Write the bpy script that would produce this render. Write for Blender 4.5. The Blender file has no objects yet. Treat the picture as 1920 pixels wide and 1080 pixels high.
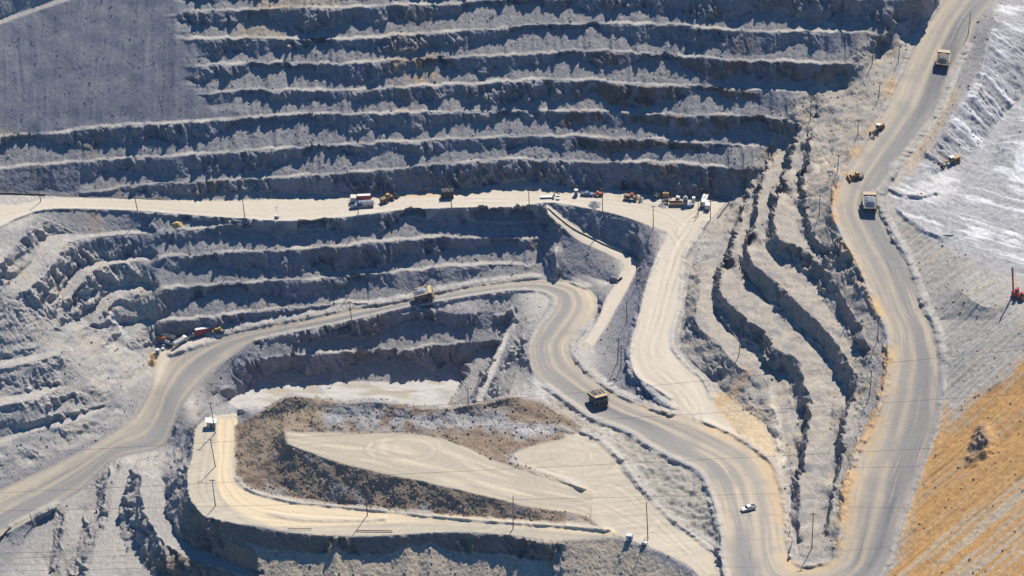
import bpy, math, time
import numpy as np
from mathutils import Vector, Matrix
T00 = time.time()
rng = np.random.default_rng(7)
R = math.radians
scene = bpy.context.scene
COL = scene.collection

# ------------------------------------------------------------------ camera
PITCH, FPX, HC = R(35.0), 4600.0, 617.0
SP, CP = math.sin(PITCH), math.cos(PITCH)
def ray(u, v):
    a = np.asarray(u, float) - 960.0; b = 540.0 - np.asarray(v, float)
    return a, FPX*CP + b*SP, -FPX*SP + b*CP
def unproj(u, v, z):
    """survey point: map a surveyed (bearing, height) pair to world metres"""
    dx, dy, dz = ray(u, v)
    t = (z - HC)/dz
    return dx*t, dy*t, np.asarray(z, float) + 0*t

# ------------------------------------------------------------------ survey grid
ST = 1.6
U0, U1, V0, V1 = -96.0, 2016.0, -64.0, 1152.0
us = np.arange(U0, U1 + .1, ST); vs = np.arange(V0, V1 + .1, ST)
NU, NV = len(us), len(vs)
UU, VV = np.meshgrid(us, vs)
Z = np.full((NV, NU), np.nan)
RID = np.zeros((NV, NU), np.int8)
RS = np.zeros((NV, NU), np.float32); RT = np.zeros((NV, NU), np.float32)
FLATM = np.zeros((NV, NU), np.float32)

def idx(u, v):
    i = np.rint((np.asarray(u) - U0)/ST).astype(int); j = np.rint((np.asarray(v) - V0)/ST).astype(int)
    ok = (i >= 0) & (i < NU) & (j >= 0) & (j < NV)
    return j, i, ok

def catmull(P, n):
    P = np.asarray(P, float); m = len(P)
    Q = np.vstack([2*P[0]-P[1], P, 2*P[-1]-P[-2]])
    s = np.linspace(0, m-1-1e-9, n); k = s.astype(int); f = (s-k)[:, None]
    p0, p1, p2, p3 = Q[k], Q[k+1], Q[k+2], Q[k+3]
    return .5*((2*p1) + (p2-p0)*f + (2*p0-5*p1+4*p2-p3)*f**2 + (3*p1-p0-3*p2+p3)*f**3)

def ribbon(st, rid=0, flat=1.0, keepz=True):
    """st: (u_a, v_a, u_b, v_b, z) stations; the strip between edge a and edge b"""
    st = np.array(st, float); st[:, 4] = lift(st[:, 0], st[:, 4])
    L = np.hypot(np.diff(st[:, 0]), np.diff(st[:, 1])).sum() + np.hypot(np.diff(st[:, 2]), np.diff(st[:, 3])).sum()
    n = int(L/2/.45) + 8
    C = catmull(st, n)
    W = np.hypot(C[:, 0]-C[:, 2], C[:, 1]-C[:, 3]).max()
    m = int(W/.7) + 3
    t = np.linspace(0, 1, m)
    u = C[:, 0:1]*(1-t) + C[:, 2:3]*t; v = C[:, 1:2]*(1-t) + C[:, 3:4]*t
    mid = (C[:, :2] + C[:, 2:4])/2
    ss = np.concatenate([[0], np.cumsum(np.hypot(np.diff(mid[:, 0]), np.diff(mid[:, 1])/SP))])/4.2
    j, i, ok = idx(u, v)
    zz = np.repeat(C[:, 4:5], m, 1); sss = np.repeat(ss[:, None], m, 1); tt = np.repeat(t[None], n, 0)
    j, i = j[ok], i[ok]
    if keepz: Z[j, i] = zz[ok]
    RS[j, i] = sss[ok]; RT[j, i] = tt[ok]
    if rid: RID[j, i] = rid
    FLATM[j, i] = flat
    return C

def lift(u, z):
    return np.where((u > 1330) & (z > 13), z + .1*(z-13), z)
def line(P, smooth=True):
    P = np.array(P, float); P[:, 2] = lift(P[:, 0], P[:, 2])
    n = int(np.hypot(np.diff(P[:, 0]), np.diff(P[:, 1])).sum()/.4) + 4
    C = catmull(P, n) if smooth and len(P) > 2 else np.array([P[0] + (P[-1]-P[0])*a for a in np.linspace(0, 1, n)])
    j, i, ok = idx(C[:, 0], C[:, 1])
    Z[j[ok], i[ok]] = C[ok, 2]

def gsm(a, sig):
    n = int(3*sig/ST) + 1
    k = np.exp(-.5*(np.arange(-n, n+1)*ST/sig)**2); k /= k.sum()
    return np.convolve(np.pad(a, n, mode='edge'), k, mode='valid')

def n1(x, seed):
    """1-D value noise"""
    r = np.random.default_rng(seed).random(4096)
    x = np.asarray(x, float) + 500; k = np.floor(x).astype(int); f = x-k; f = f*f*(3-2*f)
    return (r[k % 4096]*(1-f) + r[(k+1) % 4096]*f)*2-1

def cones(u, seed, gap=32, hmin=7, hmax=38, slope=.62, base=6):
    g = np.random.default_rng(seed); out = np.full(len(u), base) + 1.6*n1(u/9, seed) + 1.5
    x = u.min() - 40
    while x < u.max() + 40:
        h = hmin + (hmax-hmin)*g.random()**1.15; h = 62 if g.random() < .11 else h; sl = slope*(.6+.9*g.random())
        out = np.maximum(out, h - np.abs(u-x)*sl)
        x += gap*(.35+1.3*g.random())
    return out + .3*n1(u/2.5, seed+9)

FACE, TAL, FLATR = .222, .138, .004
def lin(P, u):
    P = np.asarray(P, float)
    w = np.interp(u, P[:, 0], P[:, 1]); w[(u < P[0, 0]-.01) | (u > P[-1, 0]+.01)] = np.nan
    return w

def wall(lines, u0, u1, ztoe, ztop=None, flat=6., seed=1, sm=45., tk=1., hold=None, tal_r=TAL, gentle=False, extra=()):
    """benched wall: lines[0] is the toe, every later line a bench crest"""
    cu = us[(us >= u0) & (us <= u1)]
    V = [lin(P, cu) + ((2.2*n1(cu/21, seed*3+q) + 1.5*n1(cu/7, seed*5+q) + .4*n1(cu/2.6, seed*11+q)) if 0 < q < len(lines)-1 else 0) for q, P in enumerate(lines)]
    ZT = ztoe(cu) if callable(ztoe) else np.full(len(cu), float(ztoe))
    tal = [np.minimum(cones(cu, seed*31+k)*tk, 200) for k in range(len(lines))]
    for (k_, u_, h_, s_) in extra: tal[k_] = np.maximum(tal[k_], h_ - np.abs(cu-u_)*s_)
    if hold is not None: tal[0] = tal[0]*.3
    ZL = [ZT] + [None]*(len(lines)-1)
    prev = V[0].copy(); zp = ZT.copy(); zlast = ZT.copy(); first = True
    for k in range(1, len(lines)):
        gap = np.where(np.isnan(prev) | np.isnan(V[k]), np.nan, prev - V[k])
        fl = 0 if k == 1 else flat
        body = np.maximum(gap - fl, 0)
        tt = np.minimum(tal[k-1], .62*body)
        rise = (gap*.11 if gentle and k == len(lines)-1 else tt*tal_r + (body-tt)*FACE) + np.minimum(gap, fl)*FLATR
        z = zp + rise
        good = ~np.isnan(z)
        if good.any():
            if hold is not None:
                g2 = good & (cu <= hold); good = g2 if g2.any() else good
            zi = np.interp(cu, cu[good], z[good]); zi = gsm(zi, sm)
        else: zi = zp
        ZL[k] = zi
        here = ~np.isnan(V[k])
        prev = np.where(here, V[k], prev); zp = np.where(here, zi, zp)
    if ztop is not None:
        zt = ztop(cu) if callable(ztop) else np.full(len(cu), float(ztop))
        fac = (zt - ZT)/np.maximum(ZL[-1] - ZT, .5)
        ZL = [ZT + (z-ZT)*fac for z in ZL]
    out = np.full((NV, len(cu)), np.nan)
    for c in range(len(cu)):
        ks = [k for k in range(len(lines)) if not np.isnan(V[k][c])]
        kv, kz, fm = [], [], []
        for a, k in enumerate(ks):
            v = V[k][c]; z = ZL[k][c]
            kv.append(v); kz.append(z)
            if a+1 < len(ks):
                k2 = ks[a+1]; gap = v - V[k2][c]; rise = ZL[k2][c]-z
                if gap < 2: continue
                fl = min(flat*(.8+.35*n1(cu[c]/40, seed*7+k)), gap*.35) if a > 0 else 0.
                if gentle and k2 == len(lines)-1: continue
                tt = min(tal[k][c], .97*(gap-fl)) if tal[k][c] > 41 else min(tal[k][c], .62*(gap-fl))
                if fl > 0: kv.append(v-fl); kz.append(z+.02)
                if tt > 1:
                    kv.append(v-fl-tt); kz.append(z + min(tt*tal_r, (.6 if tt < .65*(gap-fl) else .93)*max(rise, 0)))
        kv = np.array(kv); kz = np.array(kz)
        if len(kv) < 2: continue
        o = np.argsort(kv)
        m = (vs >= kv.min()) & (vs <= kv.max())
        out[m, c] = np.interp(vs[m], kv[o], kz[o])
    return cu, out, V, ZL

def put(cu, out, w=None):
    i0 = int(round((cu[0]-U0)/ST))
    sub = Z[:, i0:i0+len(cu)]
    m = ~np.isnan(out)
    sub[m] = out[m]

# ------------------------------------------------------------------ survey data
# back wall
T0 = [(-96,361),(0,363),(85,366),(240,371),(320,374),(430,375),(540,372),(600,370),(660,371),(735,367),(830,360),(905,357),(960,355),(1035,356),(1135,357),(1177,359),(1247,365),(1335,370),(1365,371)]
C1 = [(150,365),(235,350),(370,340),(480,336),(620,328),(750,317),(820,308),(960,300),(1120,303),(1250,306),(1385,318),(1402,321),(1430,318),(1445,300)]
C2 = [(-96,328),(0,319),(85,307),(175,301),(275,295),(350,292),(385,289),(480,282),(560,277),(650,271),(760,266),(860,261),(960,257),(1090,256),(1135,259),(1240,263),(1340,268),(1422,275),(1440,276),(1475,274)]
C3 = [(-96,266),(0,257),(50,254),(140,246),(235,236),(350,230),(410,227),(480,222),(570,217),(660,214),(780,212),(855,210),(960,209),(1080,207),(1160,210),(1260,216),(1350,216),(1440,221),(1478,225),(1494,233),(1530,225)]
C4 = [(300,181),(367,178),(390,175),(480,170),(555,170),(655,170),(730,165),(830,161),(960,154),(1035,150),(1110,151),(1185,159),(1285,161),(1350,165),(1440,169),(1470,172),(1481,173),(1530,172),(1585,166)]
C5 = [(300,130),(355,127),(375,124),(480,119),(580,120),(640,119),(705,115),(755,111),(830,110),(960,104),(1085,96),(1140,95),(1210,101),(1285,106),(1385,114),(1440,116),(1540,119),(1600,121),(1620,127),(1655,103)]
C6 = [(300,77),(345,75),(375,74),(480,73),(580,75),(655,75),(730,69),(830,62),(960,53),(1045,46),(1135,46),(1260,47),(1335,54),(1440,60),(1540,59),(1615,61),(1660,66),(1700,46),(1715,38)]
C7 = [(300,24),(340,22),(375,20),(487,19),(555,14),(642,15),(715,12),(780,9),(855,7),(960,1),(1100,-6),(1300,-8),(1500,-5),(1700,0),(1740,2)]
C8 = [(300,-30),(487,-35),(960,-52),(1100,-60),(1500,-58),(1740,-50)]
cu, wz, VW, ZW = wall([T0,C1,C2,C3,C4,C5,C6,C7,C8], -96, 1740, 8.0, flat=5.2, seed=3, hold=1340, extra=[(6,484,60,1.0),(4,563,44,1.1),(3,1290,40,1.3),(2,870,42,.35),(5,1000,44,.5),(1,1010,40,.5),(5,1255,36,.6),(2,1005,44,.6),(6,1420,44,.7),(6,1580,44,.8)])
for uu in (1385,1402,1440,1497,1530,1600,1660,1700): print(uu,[(round(float(VW[k][np.argmin(abs(cu-uu))]),0),round(float(ZW[k][np.argmin(abs(cu-uu))]),1)) for k in range(9)])
print('crests at 960:', [round(float(z[np.argmin(abs(cu-960))]),1) for z in ZW])
# big dump slope at the left, above C3
LT = [(-96,80),(0,45),(130,0),(200,-25),(345,-75),(470,-110)]
c3v, c3z = VW[3], ZW[3]
i400 = int(np.argmin(abs(cu-400))); SR = (ZW[8][i400]-c3z[i400])/(VW[3][i400]-5-VW[8][i400]); print('slope rate', SR)
sl = np.full_like(wz, np.nan)
c3s = gsm(np.where(np.isnan(c3v), 222., c3v), 26)
for c, u in enumerate(cu):
    if u > 470: break
    vt = np.interp(u, [p[0] for p in LT], [p[1] for p in LT])
    z0 = c3z[c]; v0 = c3v[c]-5
    zt = z0 + .162*(c3s[c]-5-vt)
    v0s = c3s[c]-5
    kv = [vt-70, vt-9, vt, v0s]; kz = [zt+.2+61*.2, zt+.2, zt, z0]
    m = (vs <= v0) & (vs >= vt-70)
    sl[m, c] = np.interp(vs[m], kv, kz)
ub = np.interp(vs, [-60,20,75,127,180,228], [338,348,356,368,392,440])
ub = ub + 15*n1(vs/17, 61) + 8*n1(vs/5, 62)
W = np.clip((cu[None]-(ub[:, None]-32))/60, 0, 1); W = W*W*(3-2*W)
mix = np.where(np.isnan(sl), wz, np.where(np.isnan(wz), sl, wz*W + sl*(1-W)))
mix = np.where((VV[:, :len(cu)] > c3v[None]-5), wz, mix)
put(cu, mix)
SLOPE_W = np.zeros((NV, NU), np.float32)
SLOPE_W[:, :len(cu)] = np.where((~np.isnan(sl)), 1-W, 0)

# roads ------------------------------------------------------------
HAUL = [(-96,975,-96,1060,-53),(0,920,12,1000,-49),(100,872,146,922,-45),(215,812,215,862,-40),(250,780,300,840,-38),(275,745,325,800,-36),(288,705,345,755,-33.5),(302,672,385,708,-32),
(345,640,435,667,-29.5),(410,627,480,638,-27.5),(480,611,555,622,-25.5),(580,592,630,607,-23),(655,577,680,595,-21.5),(750,562,780,572,-19),(855,539,880,555,-16.5),(955,525,960,544,-14.5),
(1010,520,1010,545,-13.5),(1060,525,1033,554,-12.6),(1100,539,1040,564,-12),(1122,568,1028,588,-11),(1110,602,1005,615,-10),(1078,637,992,645,-9),(1073,655,992,670,-8),(1083,675,1000,698,-7),
(1110,702,1025,724,-6),(1150,732,1065,753,-4.5),(1210,760,1110,783,-3),(1260,775,1180,810,-1),(1320,790,1215,834,.5),(1372,812,1265,860,2.5),(1420,842,1310,882,4.5),(1455,878,1330,920,6),
(1470,930,1342,955,8),(1478,985,1351,1000,9.5),(1487,1040,1354,1060,11),(1500,1057,1380,1115,12),(1520,1060,1500,1150,13),(1547,1052,1620,1115,14),(1568,1036,1668,1058,15),(1577,985,1690,990,17.5),
(1585,925,1715,915,20.5),(1602,860,1733,865,23),(1627,808,1752,812,25.5),(1650,755,1765,745,28.5),(1664,690,1769,680,31.5),(1662,622,1757,620,34.5),(1640,575,1735,572,36.5),(1612,505,1705,490,39.5),
(1580,445,1673,432,41.5),(1561,395,1651,385,43.5),(1572,340,1662,345,45),(1602,292,1697,293,46.5),(1650,215,1760,210,49.5),(1683,145,1785,145,52),(1718,68,1815,85,55),(1752,20,1835,35,57),(1775,-25,1880,-20,59),(1800,-90,1920,-90,63)]
WHITE = [(1385,815,1290,800,.9),(1362,792,1272,784,.5),(1345,775,1262,772,.3),(1335,745,1255,745,.5),(1318,710,1228,727,1),(1290,685,1195,705,1.6),(1265,655,1182,670,2.2),(1263,620,1184,640,3),(1275,577,1197,595,4),(1280,535,1212,537,5),(1284,480,1232,482,6.3),(1308,442,1252,438,7.4),(1325,415,1235,418,8)]
MROAD = [(-96,366,-96,450,7),(0,384,0,424,7.6),(50,381,40,405,8),(100,372,100,391,8),(250,374,250,394,8),(325,376,325,400,8),(425,377,430,408,8),(540,374,540,414,8),(640,373,640,407,8),(750,368,750,394,8),(855,361,855,389,8),(960,356,960,388,8),
(1030,357,1030,379,8),(1110,358,1110,391,8),(1185,360,1180,408,8),(1250,366,1225,424,8),(1310,371,1262,434,8),(1365,374,1325,415,8)]
RAMP = [(1028,383,1022,392,7.6),(1060,410,1050,420,4),(1100,437,1085,450,-.5),(1140,455,1125,468,-3),(1178,474,1160,485,-4.5),(1197,490,1172,495,-5),(1185,525,1160,522,-6),(1160,570,1135,565,-7),(1140,605,1118,605,-8),(1115,645,1098,640,-9)]
Hs = np.array(HAUL)
hO = lambda a, b: Hs[a:b, [0, 1, 4]]
# mid wall, haul road up to the long bench road
mfront = [(r[2], r[3]) for r in MROAD if r[2] >= 40 and r[2] <= 1030]
toe2 = [(240,672),(300,650),(345,638)] + [tuple(p[:2]) for p in hO(9, 18)]
zt2 = [(240,-33),(300,-31.5),(345,-29.5)] + [(p[0], p[2]) for p in hO(9, 18)]
f_zt2 = lambda u: np.interp(u, [p[0] for p in zt2], [p[1] for p in zt2])
D0 = [(285,606),(335,600),(425,591),(480,586),(560,577),(640,569),(690,566)]
D1 = [(285,542),(400,535),(480,529),(580,525),(655,516),(750,510),(855,499),(960,497),(1022,497)]
D2 = [(285,486),(325,482),(400,476),(480,472),(580,466),(680,459),(750,450),(855,445),(960,446),(1022,448)]
D3 = [(285,435),(375,429),(425,422),(480,416)]
cu2, w2, V2, Z2 = wall([toe2, D0, D1, D2, D3, mfront], 290, 1020, f_zt2, 8.0, flat=6.5, seed=11, tal_r=.128)
put(cu2, w2)
print('W2 at 600', [round(float(z[np.argmin(abs(cu2-600))]),1) for z in Z2], 'at 300', [round(float(z[8]),1) for z in Z2])
# lower pit
FLOORT = [(450,738),(480,727),(555,720),(655,715),(755,717),(830,710),(872,711)]
G1 = [(470,676),(500,671),(580,665),(655,660),(730,657),(780,657),(805,649),(855,645),(880,642),(920,640),(945,630),(957,606)]
G2 = [(555,630),(610,617),(640,612),(705,597),(750,591),(855,587),(930,586),(957,591)]
hI = [(435,667),(480,638),(555,622),(630,607),(680,595),(780,572),(880,555),(960,544)]
hIz = lambda u: np.interp(u, [435,480,555,630,680,780,880,960], [-29.5,-27.5,-25.5,-23,-21.5,-19,-16.5,-14.5])
cu3, w3, V3, Z3 = wall([FLOORT, G1, G2, hI], 478, 955, -43., hIz, flat=6, seed=23, tal_r=.12, gentle=True)
# keep the upper berm strip between the second bench and the road gentle
put(cu3, w3)
print('W3 at 700', [round(float(z[np.argmin(abs(cu3-700))]),1) for z in Z3])

# pit floor and the ramps at its east end
PCREST = [(447,768,-12.5),(500,770,-4),(540,746,3.5),(600,752,4.5),(640,757,5.5),(700,753,6.2),(760,762,5.2),(830,768,4.8),(900,758,5.6),(960,745,6),(1000,752,2.8),(1050,775,1),(1090,800,0)]
ribbon([(428,748,440,764,-42.6),(455,737,455,763,-43),(480,727,482,764,-43),(520,722,512,757,-43),(555,720,540,741,-43),(600,718,600,747,-43),(655,715,650,752,-43),(700,716,700,748,-43),(755,717,760,757,-43),(830,710,830,763,-43),(868,711,850,763,-43)], rid=6)
ribbon([(905,650,935,645,-32.5),(893,680,922,675,-35),(875,710,905,705,-38),(850,745,885,740,-41),(838,764,872,759,-43)], rid=0)
ribbon([(955,600,962,603,-20.5),(940,640,950,640,-22.5),(922,680,935,680,-25.5),(905,720,920,720,-28.5),(890,752,905,750,-31.5)])
line([(975,652,-14),(975,690,-13.5),(965,720,-13),(955,738,-12.5)])
line([(855,764,-40),(890,756,-33),(905,754,-30.5),(925,747,-25),(945,742,-17),(960,740,-12),(1000,746,-5.8),(1040,765,-4.6),(1085,793,-2.6)])
line([(1000,720,-6.6),(1030,742,-5.2),(1060,768,-4)])
# plateau
PLAT = [(395,780,442,776,-14),(368,805,446,800,-13.7),(360,860,445,850,-13.4),(350,905,445,893,-13.2),(375,960,470,915,-12.5),(437,980,520,928,-11.5),(480,985,560,935,-10.5),(605,1002,640,943,-8.5),(730,1002,730,953,-6.5),
(855,996,850,965,-4.2),(955,1003,950,972,-1.6),(1047,1012,1030,976,.8),(1150,1005,1090,975,3.2)]
ribbon(PLAT, rid=4)
CIRC = [(965,850,1060,805,0),(985,880,1130,825,.3),(1040,895,1170,860,.8),(1090,915,1190,890,1.2),(1100,945,1220,930,2),(1110,975,1260,970,2.8),(1160,1003,1300,1000,3.8),(1240,1034,1340,1030,6.5),(1300,1067,1352,1070,9),(1335,1120,1378,1120,11.3)]
ribbon(CIRC, rid=4)
PTOP = [(535,808,540,832,1.2),(640,812,620,862,1.4),(740,812,700,883,1.6),(810,818,780,900,1.8),(870,838,860,918,1.9),(930,865,920,932,2),(1010,890,1000,952,2),(1085,912,1080,962,1.9),(1112,920,1105,972,1.9)]
ribbon(PTOP, rid=5)
line(PCREST)
line([(447,766,-42),(500,767,-43)])
line([(448,800,-13.3),(470,778,-10),(500,773,-5)])
line([(375,782,-33),(395,770,-37),(440,764,-42)]); line([(400,742,-38),(425,728,-36)])
line([(585,790,3),(640,785,2.8),(720,782,2.6),(800,790,2.4),(880,800,2.4),(950,810,1.6),(1030,800,.5)])
ribbon(MROAD, rid=2)
ribbon(WHITE, rid=3)
ribbon(RAMP, rid=3)
ribbon([(285,690,345,748,-33),(292,665,360,720,-32.2),(300,640,400,688,-31),(330,630,425,668,-30),(375,626,450,652,-28.8)], rid=1)   # pad beside the haul road
HC_ = ribbon(HAUL, rid=1)
# M road's right lip and the ramp face
line([(1030,380,8),(1065,387,8),(1110,392,8),(1150,400,8),(1185,411,8),(1225,428,7.8),(1240,450,7),(1226,487,6),(1208,537,4.8)])
line([(1052,456,-2),(1070,508,-9),(1100,517,-10),(1150,531,-10),(1165,522,-9)])
line([(1040,470,-2),(1045,500,-7),(1050,518,-12)])
# left, benches turning towards the viewer
ribbon([(160,446,165,440,2),(120,458,100,440,1.5),(103,486,78,455,.5),(85,513,62,490,-1.5),(45,546,20,530,-4)], rid=0)
ribbon([(292,436,292,430,1.8),(225,440,225,433,2),(160,446,165,440,2)])
ribbon([(292,485,292,478,-6),(200,497,200,488,-6.5),(165,513,150,500,-7.5),(148,535,128,525,-9.5),(128,562,108,552,-12)])
ribbon([(292,542,292,535,-14.5),(245,547,240,537,-14.8),(222,560,205,548,-16),(200,580,180,570,-18),(170,606,150,595,-21)])
ribbon([(292,605,292,599,-24),(275,608,270,600,-24.3),(255,625,240,615,-26),(235,650,215,640,-28.5)])
line([(60,401,7.8),(45,430,7),(15,475,5),(-40,520,3.5),(-96,560,2)])
ribbon([(-96,710,-96,698,-24),(0,692,0,680,-22),(60,678,60,668,-21),(112,664,112,655,-20.5)])
line([(-60,735,-29.5),(0,728,-28),(60,725,-28),(110,715,-27.5)])
ribbon([(-60,772,-60,756,-31),(-20,765,-20,750,-30),(60,748,60,735,-29.5),(110,728,110,720,-29)])
line([(-40,800,-36.5),(0,795,-35.5),(60,788,-35),(130,770,-34.6),(195,758,-34.5)])
line([(115,726,-29.5),(180,723,-30)])
ribbon([(195,762,198,770,-36),(120,787,122,795,-37.2),(50,805,50,814,-38.5),(-20,830,-20,840,-40.5),(-96,855,-96,866,-42.5)], rid=0)
# bottom left terraces
line([(318,905,-22),(322,940,-23),(330,985,-24),(370,1012,-24),(440,1040,-22.5)])
ribbon([(265,890,305,900,-25.6),(262,925,310,940,-26),(275,960,325,985,-26.6),(303,1012,345,1012,-27.5),(352,1043,400,1037,-27.6),(425,1068,440,1058,-27.4),(480,1082,480,1074,-27.4)])
line([(246,893,-33.5),(233,945,-34.6),(240,985,-35.5),(258,1015,-36.5),(266,1060,-38),(270,1110,-39)])
line([(275,1062,-37.5),(300,1090,-38),(400,1118,-36.5),(480,1130,-34.5)])
ribbon([(228,868,252,872,-34),(212,925,232,930,-35.5),(200,975,225,980,-37),(178,1030,215,1030,-38.5),(160,1100,200,1100,-40),(150,1152,190,1152,-41)], rid=0)
line([(207,880,-35),(201,910,-36),(196,960,-37.5)]); line([(186,905,-41),(181,960,-42.5)])
line([(125,965,-45),(118,1000,-46),(112,1060,-47.5)]); line([(108,965,-48),(100,1010,-50),(90,1070,-52)])
line([(160,940,-43.5),(148,1000,-44.5),(140,1060,-46),(130,1150,-48)])
line([(95,955,-49.5),(60,1000,-51.5),(20,1050,-54),(-20,1090,-56),(-60,1150,-58)])
line([(20,990,-50),(-20,1030,-52)])
# cliff under the plateau edge
po = np.array([(437,980,-11.5),(480,986,-10.5),(530,996,-9.6),(605,1003,-8.5),(670,1005,-7.4),(730,1003,-6.5),(805,997,-5),(855,997,-4.2),(955,1004,-2),(1010,1012,-.2),(1047,1015,.8),(1150,1007,3.2)])
bc = us[(us >= 437) & (us <= 1330)]
fh = np.clip(46 - cones(bc, 77, gap=58, hmin=8, hmax=34, slope=.42, base=9), 3, 40)*np.clip((1062-bc)/30, 0, 1)
pv = np.interp(bc, np.r_[po[:, 0], 1240, 1300, 1335], np.r_[po[:, 1], 1035, 1068, 1122]); pz = np.interp(bc, np.r_[po[:, 0], 1240, 1300, 1335], np.r_[po[:, 2], 6.5, 9, 11.3])
for c, u in enumerate(bc):
    i = int(round((u-U0)/ST)); v0 = pv[c]+1
    m = vs > v0
    d = vs[m]-v0
    rr = .112 if u < 1060 else .112-.03*min(1, (u-1060)/200)
    Z[m, i] = pz[c] - np.where(d < fh[c], d*.185, fh[c]*.185 + (d-fh[c])*rr)
    if u < 482: Z[(vs > v0+fh[c]+8), i] = np.nan
ribbon([(352,1043,400,1037,-27.6),(425,1068,440,1058,-27.4),(480,1082,490,1074,-27.2)])
# right-hand benched slope
line([(1370,385,8.5),(1347,440,9),(1327,490,9.5),(1313,540,10),(1306,600,10),(1320,622,10),(1345,640,10),(1365,665,10),(1390,690,9.5),(1420,695,9),(1440,722,8),(1455,760,7),(1468,820,6.6),(1473,860,6.6)])
line([(1345,420,8),(1318,455,7.4),(1300,485,6.3),(1288,540,5),(1281,600,3.6),(1272,650,2.3),(1297,688,1.6),(1335,708,1.2),(1365,745,1.5),(1400,772,2.2),(1440,805,3.5),(1458,850,5)])
def bench(cr, toe, frac, drop, seed):
    cr = np.array(cr, float); n = 260
    a = catmull(cr, n); k = np.arange(n)
    jag = 6*n1(k/11, seed+5) + 4*np.abs(n1(k/4.2, seed+6)) + 2*n1(k/1.6, seed+7)
    a[:, 0] += .8*jag; a[:, 1] += .35*jag
    sft = np.clip(.9 + .95*n1(k/7, seed) + .45*n1(k/2.4, seed+1), .04, 1.6)
    line(a, False) if False else line(a[::2])
    t = catmull(toe, n)
    m = a.copy(); m[:, 0] -= 9.5*drop/5.5*sft; m[:, 1] += 22*drop/5.5*sft; m[:, 2] = a[:, 2] - drop*sft
    t[:, 2] -= 1.7; m[:, 2] = np.maximum(m[:, 2], t[:, 2]+.2)
    line(m[::2]); line(t[::2])
bench([(1402,322,17),(1408,350,17),(1385,420,17),(1368,470,17),(1352,515,17),(1350,547,17),(1387,587,17),(1435,622,17),(1455,650,17),(1487,667,17),(1500,690,16.8),(1506,715,16.5),(1518,750,16.2),(1520,775,16),(1511,830,15),(1504,880,14.5),(1499,950,13.5),(1498,1010,13)],
  [(1372,440,11.6),(1352,490,11.4),(1338,530,11),(1335,560,10.8),(1345,588,10.6),(1375,630,10.6),(1425,674,10.2),(1455,706,9.8),(1480,762,9.4),(1489,830,9.4),(1486,900,10),(1484,960,10.6)], 0.55, 7.6, 901)
bench([(1440,284,25),(1428,350,25),(1414,410,25),(1404,455,25),(1411,490,25),(1428,508,25),(1452,525,25),(1476,547,25),(1498,568,25),(1533,600,25),(1558,627,25),(1586,672,25),(1601,700,24.6),(1601,730,24),(1588,780,23),(1581,850,21.5),(1566,930,18.5),(1548,1000,16)],
  [(1418,370,19.1),(1396,430,18.8),(1386,470,18.8),(1395,512,18.8),(1426,548,18.8),(1456,592,18.8),(1490,630,18.8),(1517,662,18.8),(1546,704,18.3),(1560,742,17.8),(1557,790,17.6),(1548,860,16.8),(1538,930,15.8),(1525,1000,14.8)], 0.55, 7.8, 911)
bench([(1494,240,31.5),(1472,320,32),(1453,390,32),(1450,430,32),(1463,448,32),(1490,458,32),(1522,476,32),(1548,503,32),(1570,540,32),(1592,575,32),(1612,610,32),(1627,650,31.5)],
  [(1452,300,26.8),(1434,370,26.8),(1426,415,26.8),(1431,452,26.8),(1455,487,26.8),(1500,532,26.8),(1540,562,26.8),(1568,602,26.8),(1597,660,27.4),(1618,690,27.8)], 0.5, 7, 921)
bench([(1530,205,38),(1515,290,37.3),(1507,340,37),(1513,405,36.6),(1526,440,36),(1543,465,35.8)],
  [(1502,300,33.2),(1491,350,33.2),(1488,400,33.2),(1503,442,33.2),(1528,468,33.4)], 0.55, 4.6, 931)
# right of the haul road
line([(1868,40,62),(1848,90,59.5),(1842,130,57.5),(1834,172,56),(1800,196,54),(1775,238,52),(1738,288,49.3)])
line([(1700,325,46),(1715,345,45.6),(1745,352,45.6)])
ribbon([(1764,445,1785,445,45),(1776,400,1796,400,45),(1788,360,1812,362,45),(1815,315,1838,322,45.3),(1845,272,1862,282,45.8),(1868,235,1884,246,46.5),(1915,185,1930,196,48.2),(2010,110,2025,122,51)])
line([(1752,330,45.4),(1790,310,45.6),(1822,290,46)])
line([(1875,300,48.3),(1905,260,50),(1950,225,52),(2016,180,56)])
line([(1935,60,60),(1980,20,64)])
line([(1685,375,44.3),(1722,420,44.6),(1775,440,45.4),(1850,415,46),(1920,330,47.5),(2016,280,52)])
line([(1790,480,45),(1850,480,46.4),(1900,520,47.4),(2016,500,51)])
line([(1800,545,43),(1850,575,45),(1893,556,47.6),(1920,558,48)])
for v, z in ((600,48.5),(660,46.5),(740,44.5),(820,43.5),(900,43),(1000,43.5),(1080,44.5),(1150,45.5)):
    ur = np.interp(v, [620,680,745,812,865,915,990,1058,1115], [1757,1769,1765,1752,1733,1715,1690,1668,1640]); zr = np.interp(v, [620,680,745,812,865,915,990,1058,1115], [34.5,31.5,28.5,25.5,23,20.5,17.5,15,14])
    line([(ur+6, v, zr+.6), (1920, v, z)]); line([(1920, v, z), (2016, v, z+12)])

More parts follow.
